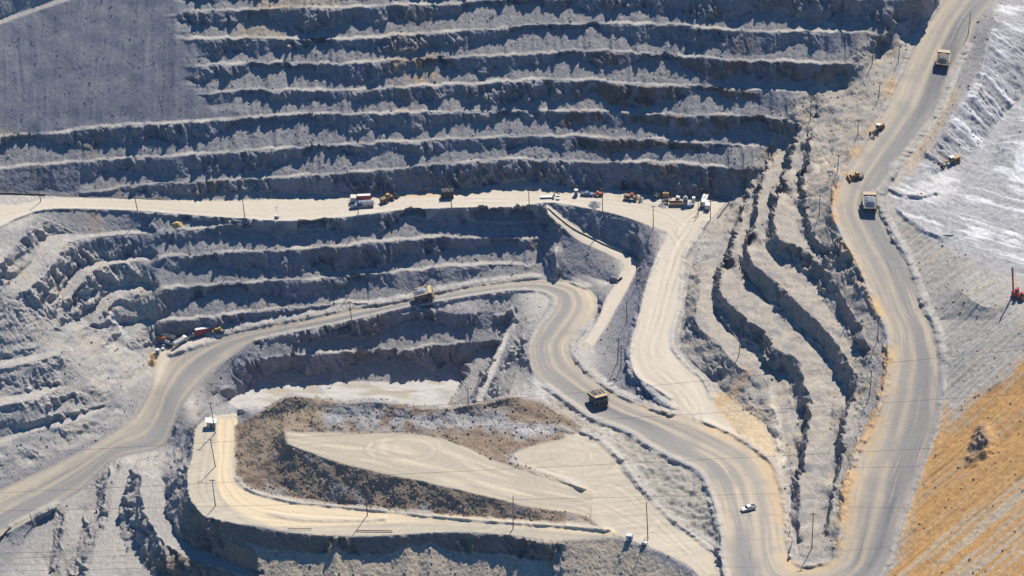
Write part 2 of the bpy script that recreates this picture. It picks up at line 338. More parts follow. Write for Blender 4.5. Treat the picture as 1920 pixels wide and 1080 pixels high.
# ------------------------------------------------------------------ relax heights between the surveyed lines
def solve(Zc, it):
    K = ~np.isnan(Zc)
    if min(Zc.shape) > 12:
        h, w = Zc.shape; hp, wp = h + h % 2, w + w % 2
        P = np.full((hp, wp), np.nan); P[:h, :w] = Zc
        B = P.reshape(hp//2, 2, wp//2, 2)
        cnt = (~np.isnan(B)).sum((1, 3)); s = np.nansum(B, (1, 3))
        C = np.where(cnt > 0, s/np.maximum(cnt, 1), np.nan)
        S = solve(C, it)
        X = np.repeat(np.repeat(S, 2, 0), 2, 1)[:h, :w]
    else:
        X = np.full_like(Zc, np.nanmean(Zc)) if K.any() else np.zeros_like(Zc)
    X = np.where(K, Zc, X)
    for _ in range(it):
        Q = np.pad(X, 1, mode='edge')
        A = (Q[:-2, 1:-1] + Q[2:, 1:-1] + Q[1:-1, :-2] + Q[1:-1, 2:])*.25
        X = np.where(K, Zc, A)
    return X
Zs = solve(Z, 70)
_j = np.clip(1-np.hypot((UU-1300)/95, (VV-785)/55), 0, 1); _j = np.clip(_j*3, 0, 1)
_q = Zs.copy()
for _ in range(60):
    _p = np.pad(_q, 1, mode='edge'); _q = (_p[:-2, 1:-1]+_p[2:, 1:-1]+_p[1:-1, :-2]+_p[1:-1, 2:])*.25
_q2 = Zs.copy()
for _ in range(14):
    _p = np.pad(_q2, 1, mode='edge'); _q2 = (_p[:-2, 1:-1]+_p[2:, 1:-1]+_p[1:-1, :-2]+_p[1:-1, 2:])*.25
_k = np.zeros_like(Zs)
for (a, b, ra, rb) in [(1402,318,26,20),(1372,366,12,10),(1458,275,34,20),(1512,230,36,20),(1560,168,44,22),(1640,110,40,26),(1700,45,36,26),(290,520,14,110),(1021,445,12,70),(478,690,12,60),(955,600,14,30)]:
    _k = np.maximum(_k, np.exp(-((UU-a)/ra)**2-((VV-b)/rb)**2))
_k = np.clip(_k*1.3, 0, 1)*(RID == 0)
Zs = Zs*(1-_j)+_q*_j
Zs = Zs*(1-_k)+_q2*_k

print('solve', time.time()-T00)
# ------------------------------------------------------------------ noise
PERM = np.random.default_rng(99).permutation(256).astype(np.int32); PERM = np.concatenate([PERM, PERM, PERM])
GR = np.random.default_rng(5).normal(size=(256, 3)).astype(np.float32); GR /= np.linalg.norm(GR, axis=1, keepdims=True)
def pn(x, y, z):
    x = x.astype(np.float32); y = y.astype(np.float32); z = z.astype(np.float32)
    xi = np.floor(x); yi = np.floor(y); zi = np.floor(z)
    fx, fy, fz = x-xi, y-yi, z-zi
    X = xi.astype(np.int32) & 255; Y = yi.astype(np.int32) & 255; Zi = zi.astype(np.int32) & 255
    w = lambda t: t*t*t*(t*(t*6-15)+10)
    a, b, c = w(fx), w(fy), w(fz)
    out = 0
    for dx in (0, 1):
        hx = PERM[X+dx]; ax = a if dx else 1-a
        for dy in (0, 1):
            hy = PERM[hx+Y+dy]; ay = (b if dy else 1-b)*ax
            for dz in (0, 1):
                g = GR[PERM[hy+Zi+dz]]
                d = g[..., 0]*(fx-dx) + g[..., 1]*(fy-dy) + g[..., 2]*(fz-dz)
                out = out + d*ay*(c if dz else 1-c)
    return out*1.6
def pn2(x, y, k=0.):
    return pn(x, y, np.full_like(x, k+.37))
def sst(x, a, b):
    t = np.clip((x-a)/(b-a), 0, 1); return t*t*(3-2*t)
def dpoly(P, ax, ay, bbpad=14.):
    """distance (m, in plan) from every grid point to a polyline, plus arc parameter"""
    D = np.full((NV, NU), 1e3, np.float32); S = np.zeros((NV, NU), np.float32); acc = 0.
    for k in range(len(P)-1):
        (x0, y0), (x1, y1) = P[k], P[k+1]
        m = (ax > min(x0, x1)-bbpad) & (ax < max(x0, x1)+bbpad) & (ay > min(y0, y1)-bbpad) & (ay < max(y0, y1)+bbpad)
        if m.any():
            px, py = ax[m]-x0, ay[m]-y0; L2 = (x1-x0)**2 + (y1-y0)**2 + 1e-9
            t = np.clip((px*(x1-x0)+py*(y1-y0))/L2, 0, 1)
            d = np.hypot(px-t*(x1-x0), py-t*(y1-y0)); o = D[m]
            S[m] = np.where(d < o, acc+t*math.sqrt(L2), S[m]); D[m] = np.minimum(o, d)
        acc += math.hypot(x1-x0, y1-y0)
    return D, S
def zat(u, v, F=None):
    F = Zs if F is None else F
    i = np.clip((np.asarray(u, float)-U0)/ST, 0, NU-1.001); j = np.clip((np.asarray(v, float)-V0)/ST, 0, NV-1.001)
    i0 = i.astype(int); j0 = j.astype(int); f = i-i0; g = j-j0
    return (F[j0, i0]*(1-f)+F[j0, i0+1]*f)*(1-g) + (F[j0+1, i0]*(1-f)+F[j0+1, i0+1]*f)*g
def poly(P):
    """mask of a surveyed outline"""
    P = np.asarray(P, float); m = np.zeros((NV, NU), bool); x0, y0 = P[-1]
    for x1, y1 in P:
        c = ((VV < y1) != (VV < y0))
        with np.errstate(divide='ignore', invalid='ignore'):
            m ^= c & (UU < (x0-x1)*(VV-y1)/((y0-y1) if y0 != y1 else 1e-9)+x1)
        x0, y0 = x1, y1
    return m
def blur(a, n=2, it=2):
    a = a.astype(np.float32)
    for _ in range(it):
        for ax in (0, 1):
            c = np.cumsum(np.pad(a, [(n+1, n) if k == ax else (0, 0) for k in (0, 1)], mode='edge'), axis=ax)
            a = (np.take(c, range(2*n+1, c.shape[ax]), ax) - np.take(c, range(0, c.shape[ax]-2*n-1), ax))/(2*n+1)
    return a

lft = poly([(-96,440),(60,400),(150,440),(290,520),(300,650),(285,700),(210,800),(-96,940)]) | poly([(150,880),(340,830),(375,960),(430,985),(480,1040),(480,1152),(-40,1152),(90,980)])
# weathered ledges: the left side breaks down in irregular steps
X, Y, _ = unproj(UU, VV, Zs)
lq = blur(lft & (RID == 0) & (FLATM < .5), 4, 2)*sst(UU, 310, 230)
nzx = pn2(X/26, Y/26, 4.) ; nzy = pn2(X/8, Y/8, 14.)
q = Zs/5.2 + .6*nzx + .3*nzy + .14*pn2(X/3, Y/3, 24.) + 40; qf_ = q-np.floor(q)
gq = np.where(qf_ < .62, qf_*.3/.62, .3+(qf_-.62)*.7/.38)
Zs = Zs + lq*(gq-qf_)*5.2*.5*sst(pn2(X/19+3, Y/19, 21.), -.35, .25)
# ------------------------------------------------------------------ berms along the roads
X, Y, _ = unproj(UU, VV, Zs)
Hs = np.array(HAUL)
BERMS = [([(r[2], r[3]) for r in HAUL[24:36]], 1.7, 2.6, 0), ([(r[0], r[1]) for r in HAUL[20:28]], 1.8, 2.4, 0), ([(r[0], r[1]) for r in HAUL[28:38]], 1.6, 2.2, 0),
 ([(r[0], r[1]) for r in HAUL[38:58]], 1.2, 2.0, 0), ([(r[2], r[3]) for r in HAUL[44:55]], 1.6, 2.4, 0), ([(r[2], r[3]) for r in HAUL[38:45]], .9, 1.8, 0), ([(r[0], r[1]) for r in HAUL[9:19]], 1.3, 2.2, 0), ([(r[2], r[3]) for r in HAUL[9:22]], 1.0, 2.0, 0),
 ([(r[2], r[3]) for r in MROAD[1:14]], .7, 1.5, 0), ([(r[0], r[1]) for r in WHITE[3:]], 1.0, 2., 0), ([(r[2], r[3]) for r in WHITE[3:11]], .9, 2., 0),
 ([(1060,804),(1100,810),(1130,826),(1168,862),(1190,892),(1222,932),(1262,972),(1300,1000),(1342,1032)], 2.2, 3.0, 0),
 ([(445,895),(455,908),(478,922),(520,933),(560,941),(640,949),(730,958),(850,970),(950,978),(1040,984),(1140,992)], 1.2, 1.8, 0),
 ([(960,866),(1000,884),(1050,898),(1092,914)], 2.2, 2.6, 0), ([(322,662),(350,652),(400,638)], 1.3, 3.0, 0), ([(1262,764),(1240,752),(1205,722),(1185,690)], 1.5, 2.5, 0),
 ([(1640,360),(1660,350),(1690,362),(1722,366),(1755,360)], 1.2, 2.2, 0), ([(1672,325),(1680,310),(1697,300)], 1.5, 3., 0), ([(505,962),(560,972),(640,975),(720,972)], .7, 2., 0),
 ([(1700,360),(1690,395),(1735,430),(1775,442)], .8, 2., 0), ([(18,985),(60,965),(105,945)], 1.2, 2.5, 0)]
BERM = np.zeros((NV, NU), np.float32)
for n, (P, h, w, _) in enumerate(BERMS):
    C = catmull(P, len(P)*6); zz = zat(C[:, 0], C[:, 1])
    bx, by, _z = unproj(C[:, 0], C[:, 1], zz)
    D, S = dpoly(np.c_[bx, by], X, Y)
    ww = w*1.15*(1+.22*n1(S/2.7, 300+n))
    b = np.clip(1-D/ww, 0, 1); b = b*b*(3-2*b)
    BERM = np.maximum(BERM, b*h*.75*(.85+.3*n1(S/5.1, 400+n)+.22*n1(S/1.7, 450+n)))
Z1 = Zs + BERM
# ------------------------------------------------------------------ relief
X, Y, Zw = unproj(UU, VV, Z1)
def normals(P):
    du = np.gradient(P, axis=1); dv = np.gradient(P, axis=0)
    N = np.cross(dv, du); return N/np.maximum(np.linalg.norm(N, axis=2, keepdims=True), 1e-9)
Zsm = blur(Z1, 2, 1)
N0 = normals(np.dstack(unproj(UU, VV, Zsm)))
slope = np.degrees(np.arccos(np.clip(N0[..., 2], -1, 1)))
x, y, z = X.astype(np.float32), Y.astype(np.float32), Zw.astype(np.float32)
warp = 1.2*pn(x/7, y/7, z/9)
big = pn(x/16+3, y/16, z/22)
n9 = pn(x/8.5+.2*warp, y/8.5+7, z/15); n4 = pn(x/4.2+warp*.5, y/4.2, z/6.5+9); n2 = pn(x/2.+9, y/2., z/2.4+warp*.3); n1m = pn(x/1.05, y/1.05+4, z/1.1)
nn = pn(x/.62, y/.62, z/.62+3)
rid4 = 1-2*np.abs(n4); rid9 = 1-2*np.abs(n9)
cw = np.maximum(sst(slope, 40, 56), sst(slope, 31, 45)*blur(lft, 3, 1))
road = ((RID > 0) & (RID != 6)).astype(np.float32)
roads = blur(road, 2, 1)
tw = sst(slope, 14, 32)*(1-cw)
rough = .4+1.5*sst(big, -.25, .45)
pile_m = poly([(440,800),(498,766),(540,743),(600,749),(640,754),(760,760),(830,766),(900,756),(960,743),(1000,750),(1050,773),(1092,800),(1080,815),(1000,835),(955,850),(960,866),(1095,914),(1100,965),(1125,986),(1000,977),(850,967),(700,953),(560,938),(470,917),(443,893)])
pile_s = pile_m & (RID != 5) & ~((RID == 4) & (UU > 1060))
v3 = pn((x+.45*z)/2.6+.6*warp, y/5, z/14); v1 = pn((x-.3*z)/1.25+.3*n4, y/3, z/5.); v6 = pn((x+.2*z)/6.5+.5*warp, y/9, z/40)
sh3 = 1-2*np.abs(v3); sh1 = 1-2*np.abs(v1); sh6 = 1-2*np.abs(v6)
dcl = rough*(.8*n9 + 1.5*(sh6-.5) + .85*(sh3-.5) + .36*(sh1-.5) + .5*(rid4-.4) + .3*(1-2*np.abs(n2))) + .2*n1m + .13*nn
dta = .2*n9 + .22*n4 + .13*n2 + .13*n1m + .12*nn
dfl = .10*n4 + .07*n2 + .07*n1m + .05*nn
DISP = cw*dcl + tw*dta + (1-cw-tw)*(dfl*(1-.6*roads))
DISP = np.where(pile_s, .7*n4 + .22*n2 + .2*n1m + .12*nn + .8*np.maximum(n9, -.2), DISP)
rgt = poly([(1290,480),(1400,330),(1500,180),(1700,20),(1740,20),(1560,370),(1650,650),(1560,1050),(1490,1040),(1470,900),(1440,800),(1340,720),(1270,650)])
lft = poly([(-96,440),(60,400),(150,440),(290,520),(300,650),(285,700),(210,800),(-96,940)]) | poly([(150,880),(340,830),(375,960),(430,985),(480,1040),(480,1152),(-40,1152),(90,980)])
DISP += np.where(rgt, (1-cw)*(1-roads)*(.55*n9+.3*n4), 0)
DISP = np.where(rgt | lft, DISP + (1-roads)*tw*(.35*n4+.2*(1-2*np.abs(n2))*rough), DISP)
mid = poly([(1062,803),(1130,824),(1170,860),(1192,890),(1225,932),(1300,1000),(1345,1030),(1350,985),(1330,920),(1265,862),(1180,812),(1110,785),(1060,756),(1020,742)])
midw = blur(mid, 3, 2)*(1-roads)
DISP += midw*(.75*n4 + .5*n2 + .7*np.minimum(n9, .3) - .5)
# rills running down the long slopes
def rill(ang, L, wl):
    ca, sa = math.cos(R(ang)), math.sin(R(ang))
    a = X*ca + Y*sa; b = -X*sa + Y*ca      # a along the fall direction, b across it
    return pn2((b/wl + .35*n9).astype(np.float32), (a/L).astype(np.float32), wl)
org = poly([(1652,1079),(1690,985),(1725,880),(1757,780),(1775,680),(1760,620),(1735,560),(1700,470),(1665,400),(1780,450),(1890,545),(1960,560),(2016,560),(2016,1152),(1600,1152)])
orgw = blur(org, 4, 2)*(1-roads)
r1 = rill(30, 40, 1.6); r2 = rill(30, 60, 4.5)
DISP = DISP*(1-.8*orgw) + orgw*(.3*r1+.4*r2+.35*np.minimum(rill(30, 90, 9.)*2, .4)+.12*n2)
slw = SLOPE_W*(slope > 20)
def fan(L, wl, sd):
    w_ = X + 5*pn2(X/34, Y/60, sd) + 1.1*pn2(X/7, Y/22, sd+2)
    return pn2((w_/wl).astype(np.float32), (Y/L).astype(np.float32), sd+wl)
r3 = fan(45, 2.0, 5.); r4 = fan(60, 7., 9.)
DISP = DISP*(1-.72*np.clip(slw, 0, 1)) + slw*(.16*r3 + .4*r4 + .35*n9 + .12*np.minimum(r3*r4*3, 0))
OUT = [(1812,868),(1822,835),(1838,798),(1850,800),(1866,838),(1845,862)]
DISP += 1.9*blur(poly(OUT), 4, 2)*(.6+.8*rid4+.4*n2)
whl = poly([(1700,330),(1740,285),(1800,200),(1830,150),(1850,90),(1890,-64),(2016,-64),(2016,500),(1900,520),(1790,470),(1740,440),(1680,400),(1670,370)])
whw = blur(whl, 3, 2)*(1-roads)
r5 = rill(-38, 40, 1.5); r6 = rill(-38, 60, 5.)
DISP += whw*sst(slope, 10, 22)*(.4*r5+.7*r6+.5*np.minimum(n4, .2)) + whw*(.25*n4+.2*n2)
P3 = np.dstack([X, Y, Zw]) + N0*DISP[..., None]
PX, PY, PZ = P3[..., 0], P3[..., 1], P3[..., 2]
N2 = normals(P3)
print('relief', time.time()-T00)
# ------------------------------------------------------------------ what the ground is made of (albedo only)
def C3f(r, g, b): return np.array([r, g, b], np.float32)
col = np.empty((NV, NU, 3), np.float32)
def mixc(c, w): 
    global col
    w = np.clip(w, 0, 1)[..., None].astype(np.float32)
    col = col*(1-w) + (c if isinstance(c, np.ndarray) and c.ndim == 3 else np.asarray(c, np.float32))*w
b1 = pn(x/30, y/30, z/30+5); b2 = pn(x/11, y/11, z/11+2); b3 = pn(x/3.7, y/3.7+3, z/3.7)
wob = 5*pn(x/9+30, y/9, z/9) + 3*n4
# rock
col[:] = C3f(.20, .202, .228)
mixc(C3f(.135, .144, .185), sst(b2, .0, .5)*.6)
mixc(C3f(.30, .29, .28), sst(n4+.6*b3, .25, .8)*.5)
mixc(C3f(.20, .155, .105), sst(b1+.5*b2, .25, .8)*.45)
# crushed rock lying at gentle angles is paler
lo = 1-sst(slope, 24, 46)
mixc(C3f(.305, .285, .268), lo*.75)
fl = (1-sst(slope, 9, 20))
mixc(C3f(.42, .39, .355), fl*.75*sst(VV, 960, 860))
mixc(C3f(.36, .31, .245), fl*sst(b2+.4*b1, .1, .6)*.6)
def soft(P, n=3): return np.clip(blur(poly(P), n, 2), 0, 1)
# brown stained faces of the back wall
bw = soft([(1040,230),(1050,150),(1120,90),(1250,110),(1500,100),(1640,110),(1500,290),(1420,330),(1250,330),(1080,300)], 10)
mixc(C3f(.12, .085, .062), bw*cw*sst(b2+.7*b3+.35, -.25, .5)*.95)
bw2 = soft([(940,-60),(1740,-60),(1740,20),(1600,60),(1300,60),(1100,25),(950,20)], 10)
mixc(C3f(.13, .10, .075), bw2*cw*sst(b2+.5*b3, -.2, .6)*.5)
mixc(C3f(.46, .31, .15), soft([(725,112),(830,108),(815,150),(760,160),(738,135)], 6)*sst(b3+.5*n4+.3, 0, .6)*.8)
mixc(C3f(.40, .31, .20), soft([(480,-60),(660,-60),(650,8),(500,20),(440,65),(480,25)], 6)*.6)
mixc(C3f(.36, .30, .215), soft([(478,20),(535,70),(438,70)], 4)*.8)
mixc(C3f(.22, .165, .105), soft([(700,300),(1040,290),(1040,352),(850,358),(720,330)], 8)*cw*.6*sst(b3, -.3, .5))
# dump slope
mixc(C3f(.25, .245, .262), slw*.9)
mixc(C3f(.33, .32, .315), slw*sst(.6*r3+1.1*r4+.9*b1+.5*b2, .1, 1.2)*.8)
mixc(C3f(.15, .15, .17), slw*sst(-r4-.5*r3+.4*b2, .2, .9)*.5)
mixc(C3f(.33, .30, .25), soft([(-96,266),(-96,240),(50,238),(55,253),(0,258)], 3)*.7)
mixc(C3f(.32, .22, .14), soft([(160,395),(186,396),(195,436),(170,440)], 4)*sst(b3, -.4, .4)*.6)
# left side, weathered pale rock
lw = blur(lft, 5, 2)*sst(VV, 930, 850)*(1-roads)
mixc(C3f(.41, .378, .34), lw*.68)
mixc(C3f(.40, .34, .26), lw*sst(b2+.6*b3, .05, .7)*.5)
mixc(C3f(.24, .235, .24), lw*sst(-b2+.5*n4, .1, .7)*.55)
mixc(C3f(.60, .575, .55), soft([(198,584),(212,588),(250,640),(240,640),(222,620)], 2)*.8)
mixc(C3f(.60, .575, .55), soft([(150,545),(160,545),(182,578),(174,577)], 2)*.7)
mixc(C3f(.58, .55, .52), soft([(50,440),(62,440),(70,458),(58,456)], 2)*.7)
mixc(C3f(.5, .47, .44), lw*sst(rill(-55, 14, 2.2)+.5*b2, .45, .95)*.6)
# bottom-left terraces
bl = blur(lft, 5, 2)*sst(VV, 850, 930)*(1-roads)
mixc(C3f(.36, .322, .28), bl*.65)
mixc(C3f(.35, .33, .305), bl*fl*.7)
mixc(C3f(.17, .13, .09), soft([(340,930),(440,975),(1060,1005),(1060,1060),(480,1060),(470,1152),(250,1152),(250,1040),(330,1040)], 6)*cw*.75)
# ground below the plateau
lowr = soft([(440,1000),(1160,1010),(1330,1100),(1330,1152),(440,1152)], 4)*(1-cw)
mixc(C3f(.39, .325, .25), lowr*.95)
mixc(C3f(.42, .34, .235), lowr*sst(rill(80, 30, 1.6)+.5*b2, .1, .8)*.6)
mixc(C3f(.40, .38, .36), soft([(975,1055),(1010,1052),(1012,1090),(970,1090)], 4)*.5)
# benched slope below the haul road: buff and grey streaks
rw = blur(rgt, 5, 2)*(1-roads)
mixc(C3f(.36, .315, .26), rw*.85)
r7 = rill(35, 30, 1.6); r8 = rill(35, 30, 4.)
mixc(C3f(.40, .32, .215), rw*sst(r7+r8+.5*b2, .1, .9)*.65*sst(UU, 1330, 1560))
mixc(C3f(.24, .235, .245), rw*sst(-r7-r8+.4*n4, .2, 1.)*.5)
mixc(C3f(.33, .30, .265), rw*fl*.5); mixc(C3f(.215, .212, .225), rw*sst(pn(x/6+40, y/6, z/6)+.5*b3, .05, .6)*.55); mixc(C3f(.43, .385, .325), rw*sst(pn(x/9, y/9+20, z/9)+.5*n4, .2, .7)*.55)
mixc(C3f(.17, .15, .145), rw*cw*.55)
mixc(C3f(.62, .55, .44), soft([(1437,725),(1447,728),(1464,790),(1474,870),(1460,875),(1455,800)], 2)*.9)
mixc(C3f(.58, .50, .38), soft([(1535,295),(1552,298),(1558,322),(1520,330)], 3)*.8)
mixc(C3f(.52, .40, .25), soft([(1330,738),(1350,735),(1420,770),(1462,850),(1440,858),(1372,812),(1312,786)], 4)*.85)
mixc(C3f(.44, .30, .15), soft([(1318,755),(1370,735),(1400,690),(1415,690),(1380,745),(1350,765)], 3)*.7)
# right: ore-stained orange slope and grey scree
ow = orgw*(1-roads)
mixc(C3f(.35, .325, .29), ow*.9)
mixc(C3f(.40, .335, .245), ow*sst(r2+.6*r1, .0, .8)*.6)
og = soft([(1640,1152),(1690,1000),(1730,880),(1760,800),(1830,752),(1920,672),(2016,600),(2016,1152)], 16)*(1-roads)
mixc(C3f(.33, .30, .255), midw*.9); mixc(C3f(.26, .235, .205), midw*sst(n4+b3, .1, .8)*.7); mixc(C3f(.43, .40, .36), midw*sst(b2+.4*b3, .15, .6)*.6)
og = sst(og+.3*rill(30, 60, 3.)*(og > .02)+.3*b2*(og > .02)+.15*b3*(og > .02), .22, .82)*(1-roads)
r9 = rill(30, 70, 2.4); r11 = rill(30, 45, .9); r10 = rill(30, 80, 9.)
mixc(C3f(.44, .24, .08), og*.92)
mixc(C3f(.39, .345, .275), og*sst(r9+.8*r10+.3*b1, .0, .7)*.9*(1-.75*soft([(1700,1000),(1760,790),(1920,670),(2016,620),(2016,760),(1800,960)], 9)))
mixc(C3f(.30, .165, .065), og*sst(r1-.3*r2+.6*r11, .35, 1.1)*.7); mixc(C3f(.53, .33, .13), og*sst(r11+.6*r9, .2, .9)*.5)
mixc(C3f(.28, .26, .235), (ow-og).clip(0,1)*sst(r11+r1, .3, 1.)*.6); mixc(C3f(.43, .40, .36), (ow-og).clip(0,1)*sst(-r11-r1, .2, 1.)*.6)
mixc(C3f(.21, .15, .11), soft([(1812,868),(1835,800),(1845,790),(1862,832),(1830,862)], 3)*.85)
mixc(C3f(.13, .06, .035), soft([(1845,738),(1875,715),(1878,722),(1852,742)], 2)*.7)
mixc(C3f(.47, .28, .11), soft([(1760,800),(1775,745),(1785,790),(1740,890),(1700,1000),(1680,1022),(1730,880)], 3)*.7*(1-roads))
# upper right: bleached ground
mixc(C3f(.32, .315, .325), whw*.9)
mixc(C3f(.62, .615, .63), whw*sst(r6+.8*r5+.8*b2, .0, .8)*.9); mixc(C3f(.25, .245, .25), whw*sst(-r5-.6*r6+.6*n4, .35, 1.1)*.6); mixc(C3f(.33, .325, .33), soft([(1764,445),(1788,358),(1845,270),(1915,183),(1932,196),(1862,284),(1812,364),(1786,445)], 2)*.7)
mixc(C3f(.62, .615, .63), soft([(1850,335),(1895,290),(1925,265),(2016,230),(2016,310),(1920,335)], 5)*sst(b2+.5*b3+.5, 0, .5)*.8)
mixc(C3f(.62, .60, .585), soft([(1730,330),(1790,320),(1800,360),(1740,380),(1690,372)], 5)*.6)
mixc(C3f(.30, .295, .30), whw*sst(pn(x/20, y/6, z/6)+.4*b3, .15, .7)*.55*(VV > 330))
mixc(C3f(.37, .30, .21), whw*sst(b1+b2*.5-.1, .2, .7)*.5*(VV < 300))
mixc(C3f(.42, .33, .22), soft([(1700,330),(1690,300),(1730,240),(1760,180),(1790,160),(1800,180),(1760,250),(1720,320)], 4)*.6*(1-roads))
# pit floor
fw = sst(blur(RID == 6, 4, 2)+.3*b3+.2*n4, .35, .8)
mixc(C3f(.42, .40, .375), fw)
mixc(C3f(.32, .275, .21), fw*sst(pn(x/14+3, y/5, z)+.5*b2, .0, .5)*.8)
mixc(C3f(.29, .28, .28), fw*sst(pn(x/9, y/9, z+3)+.4*b3, .25, .7)*.6)
mixc(C3f(.38, .36, .345), soft([(905,648),(935,643),(910,720),(880,765),(838,765),(870,715)], 3)*.6)
mixc(C3f(.66, .62, .56), soft([(966,595),(972,605),(955,640),(935,680),(905,750),(890,755),(940,640),(958,612)], 2)*.65)
mixc(C3f(.46, .445, .43), soft([(1010,690),(1040,745),(960,742),(985,715)], 4)*.7)
mixc(C3f(.40, .37, .335), soft([(962,560),(1020,552),(1028,575),(1000,620),(988,650),(990,700),(1010,735),(960,742),(905,752),(945,650),(965,600)], 4)*.65*(1-roads)); mixc(C3f(.42, .395, .36), soft([(860,556),(960,546),(1010,548),(1030,560),(1010,590),(965,592),(900,584),(760,588),(740,578)], 3)*.6*(1-roads))
mixc(C3f(.46, .36, .25), soft([(905,720),(985,690),(1000,720),(960,745)],3)*sst(b3, 0, .6)*.4)
# plateau and the loop road on it
pw = (RID == 4).astype(np.float32)
def swirl(u0, v0, wl, seed):
    cx, cy, _z = unproj(u0, v0, zat(u0, v0))
    rr = np.hypot(X-cx, (Y-cy)*1.0) + 4*pn2(x/22, y/22, seed) + .8*pn2(x/6, y/6, seed)
    th = np.arctan2(Y-cy, X-cx)
    return pn2((rr/wl).astype(np.float32), (np.cos(th)*1.2).astype(np.float32), seed), rr
mixc(C3f(.41, .36, .285), pw)
mixc(C3f(.36, .32, .26), pw*sst(b2+.5*b3, -.1, .6)*.6); ptk = rill(12, 45, 1.3); mixc(C3f(.48, .425, .33), pw*sst(ptk+.5*b2, .1, .8)*.6); mixc(C3f(.30, .275, .235), pw*sst(-ptk-.5*b1, .2, .9)*.5)
s1, q1 = swirl(1070, 855, 2.6, 3.); s2, q2 = swirl(1140, 950, 2.4, 8.); s3, q3 = swirl(760, 838, 2.6, 11.)
sb = sst(pn2(x/11, y/11, 55.)+.4*b3, -.25, .45); s1 = s1*sb; s2 = s2*sb; s3 = s3*sb
mixc(C3f(.59, .515, .40), pw*sst(s1, .0, .7)*(1-sst(q1, 24, 32))*0.35); mixc(C3f(.37, .315, .24), pw*sst(-s1, .1, .7)*(1-sst(q1, 24, 32))*0.275)
mixc(C3f(.36, .32, .27), pw*sst(-s2, .0, .6)*(1-sst(q2, 12, 24))*0.325); mixc(C3f(.57, .49, .37), pw*sst(s2, .1, .7)*(1-sst(q2, 16, 30))*0.3)
LOOP = [(412,785,446,785,0),(404,850,434,850,0),(406,905,436,900,0),(425,940,450,918,0),(465,968,485,932,0),(520,985,545,943,0),(620,985,640,953,0),(760,978,760,962,0),(900,978,900,970,0),(1040,994,1040,982,0),(1160,1006,1150,992,0)]
RS0, RT0 = RS.copy(), RT.copy(); RIDk = RID.copy(); FLk = FLATM.copy()
RT[:] = -1; ribbon(LOOP, rid=0, keepz=False); lt_, ls_ = RT.copy(), RS.copy(); RS, RT, RID, FLATM = RS0, RT0, RIDk, FLk
lp = blur((lt_ >= 0), 1, 1)
k1 = pn2((np.maximum(lt_, 0)*7).astype(np.float32), (ls_/30).astype(np.float32), 2.)
mixc(C3f(.56, .455, .31), lp*.9); mixc(C3f(.50, .41, .285), lp*sst(k1, .0, .6)*.6)
# stockpile
pt = (RID == 5).astype(np.float32)
mixc(C3f(.38, .335, .265), pt); 
kp = pn2((RT*9).astype(np.float32), (RS/25).astype(np.float32), 6.)
mixc(C3f(.53, .45, .335), pt*sst(kp, -.1, .6)*.7); mixc(C3f(.56, .485, .37), pt*sst(s3, .1, .7)*(1-sst(q3, 14, 22))*0.35); mixc(C3f(.34, .295, .235), pt*sst(-s3, .15, .7)*(1-sst(q3, 14, 22))*0.3)
ps = blur(pile_s, 2, 1)
mixc(C3f(.205, .15, .105), ps*.95)
mixc(C3f(.265, .21, .148), ps*sst(b2+.5*b3, .0, .7)*.7)
mixc(C3f(.15, .115, .085), ps*sst(n2+.6*n1m, .2, .9)*.6)
grp = soft([(600,768),(660,755),(730,760),(860,772),(985,768),(980,800),(950,812),(860,805),(700,808),(610,802)], 5)*ps
mixc(C3f(.29, .282, .285), grp*sst(b2*1.3+.6*b3+.45, -.1, .4)*.95)
mixc(C3f(.27, .262, .262), ps*sst(pn(x/8+4, y/8, z/8)+.3*b3-.1, .1, .5)*(VV > 850)*.55)
mixc(C3f(.265, .21, .145), soft([(447,860),(500,775),(540,748),(600,752),(595,800),(540,835),(470,880)], 5)*ps*.7)
mixc(C3f(.40, .39, .39), soft([(955,800),(1000,793),(1060,800),(1040,812),(970,825)], 3)*.8)
# haul roads
def tracks(rid, base, light, dark, nb, sd, lightside=None, gain=1.):
    m = (RID == rid).astype(np.float32)
    if rid != 2: m = blur(m, 1, 1)
    t, s = RT.astype(np.float32), RS.astype(np.float32)
    ww = .05*pn2(s/70, t*0, sd+1.) + .012*pn2(s/16, t*2, sd+7.)
    a = pn2((t+ww)*nb*.55, s/90, sd); b_ = pn2((t+ww)*nb*1.5, s/60, sd+2.); c_ = pn2((t+ww)*nb*4.5, s/45, sd+4.)
    pat = sst(pn2(x/17, y/17, sd+11.)+.4*b3, -.5, .5)
    mixc(base, m)
    mixc(dark, m*sst(-a-.6*b_-.35*c_, .0, 1.)*.75*gain)
    l = sst(a+.6*b_+.35*c_, .15, 1.05)
    mixc(light, m*l*.8*gain*(.45+.55*pat))
    e_ = pn2((t+ww)*nb*9, s/30, sd+6.); mixc(dark, m*sst(e_+.6*c_, .35, .9)*.5*gain*(1.1-.6*pat)); mixc(light, m*sst(-e_-.5*c_, .4, .95)*.45*gain)
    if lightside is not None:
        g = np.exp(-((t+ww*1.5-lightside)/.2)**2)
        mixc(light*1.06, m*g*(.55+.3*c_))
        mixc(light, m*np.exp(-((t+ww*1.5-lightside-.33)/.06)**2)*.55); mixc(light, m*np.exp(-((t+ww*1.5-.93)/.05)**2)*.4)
    mixc(base, m*sst(pn2(x/9, y/9, sd), .1, .7)*.45)
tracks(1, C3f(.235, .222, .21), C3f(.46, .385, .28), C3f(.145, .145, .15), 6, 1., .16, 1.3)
hm = (RID == 1)
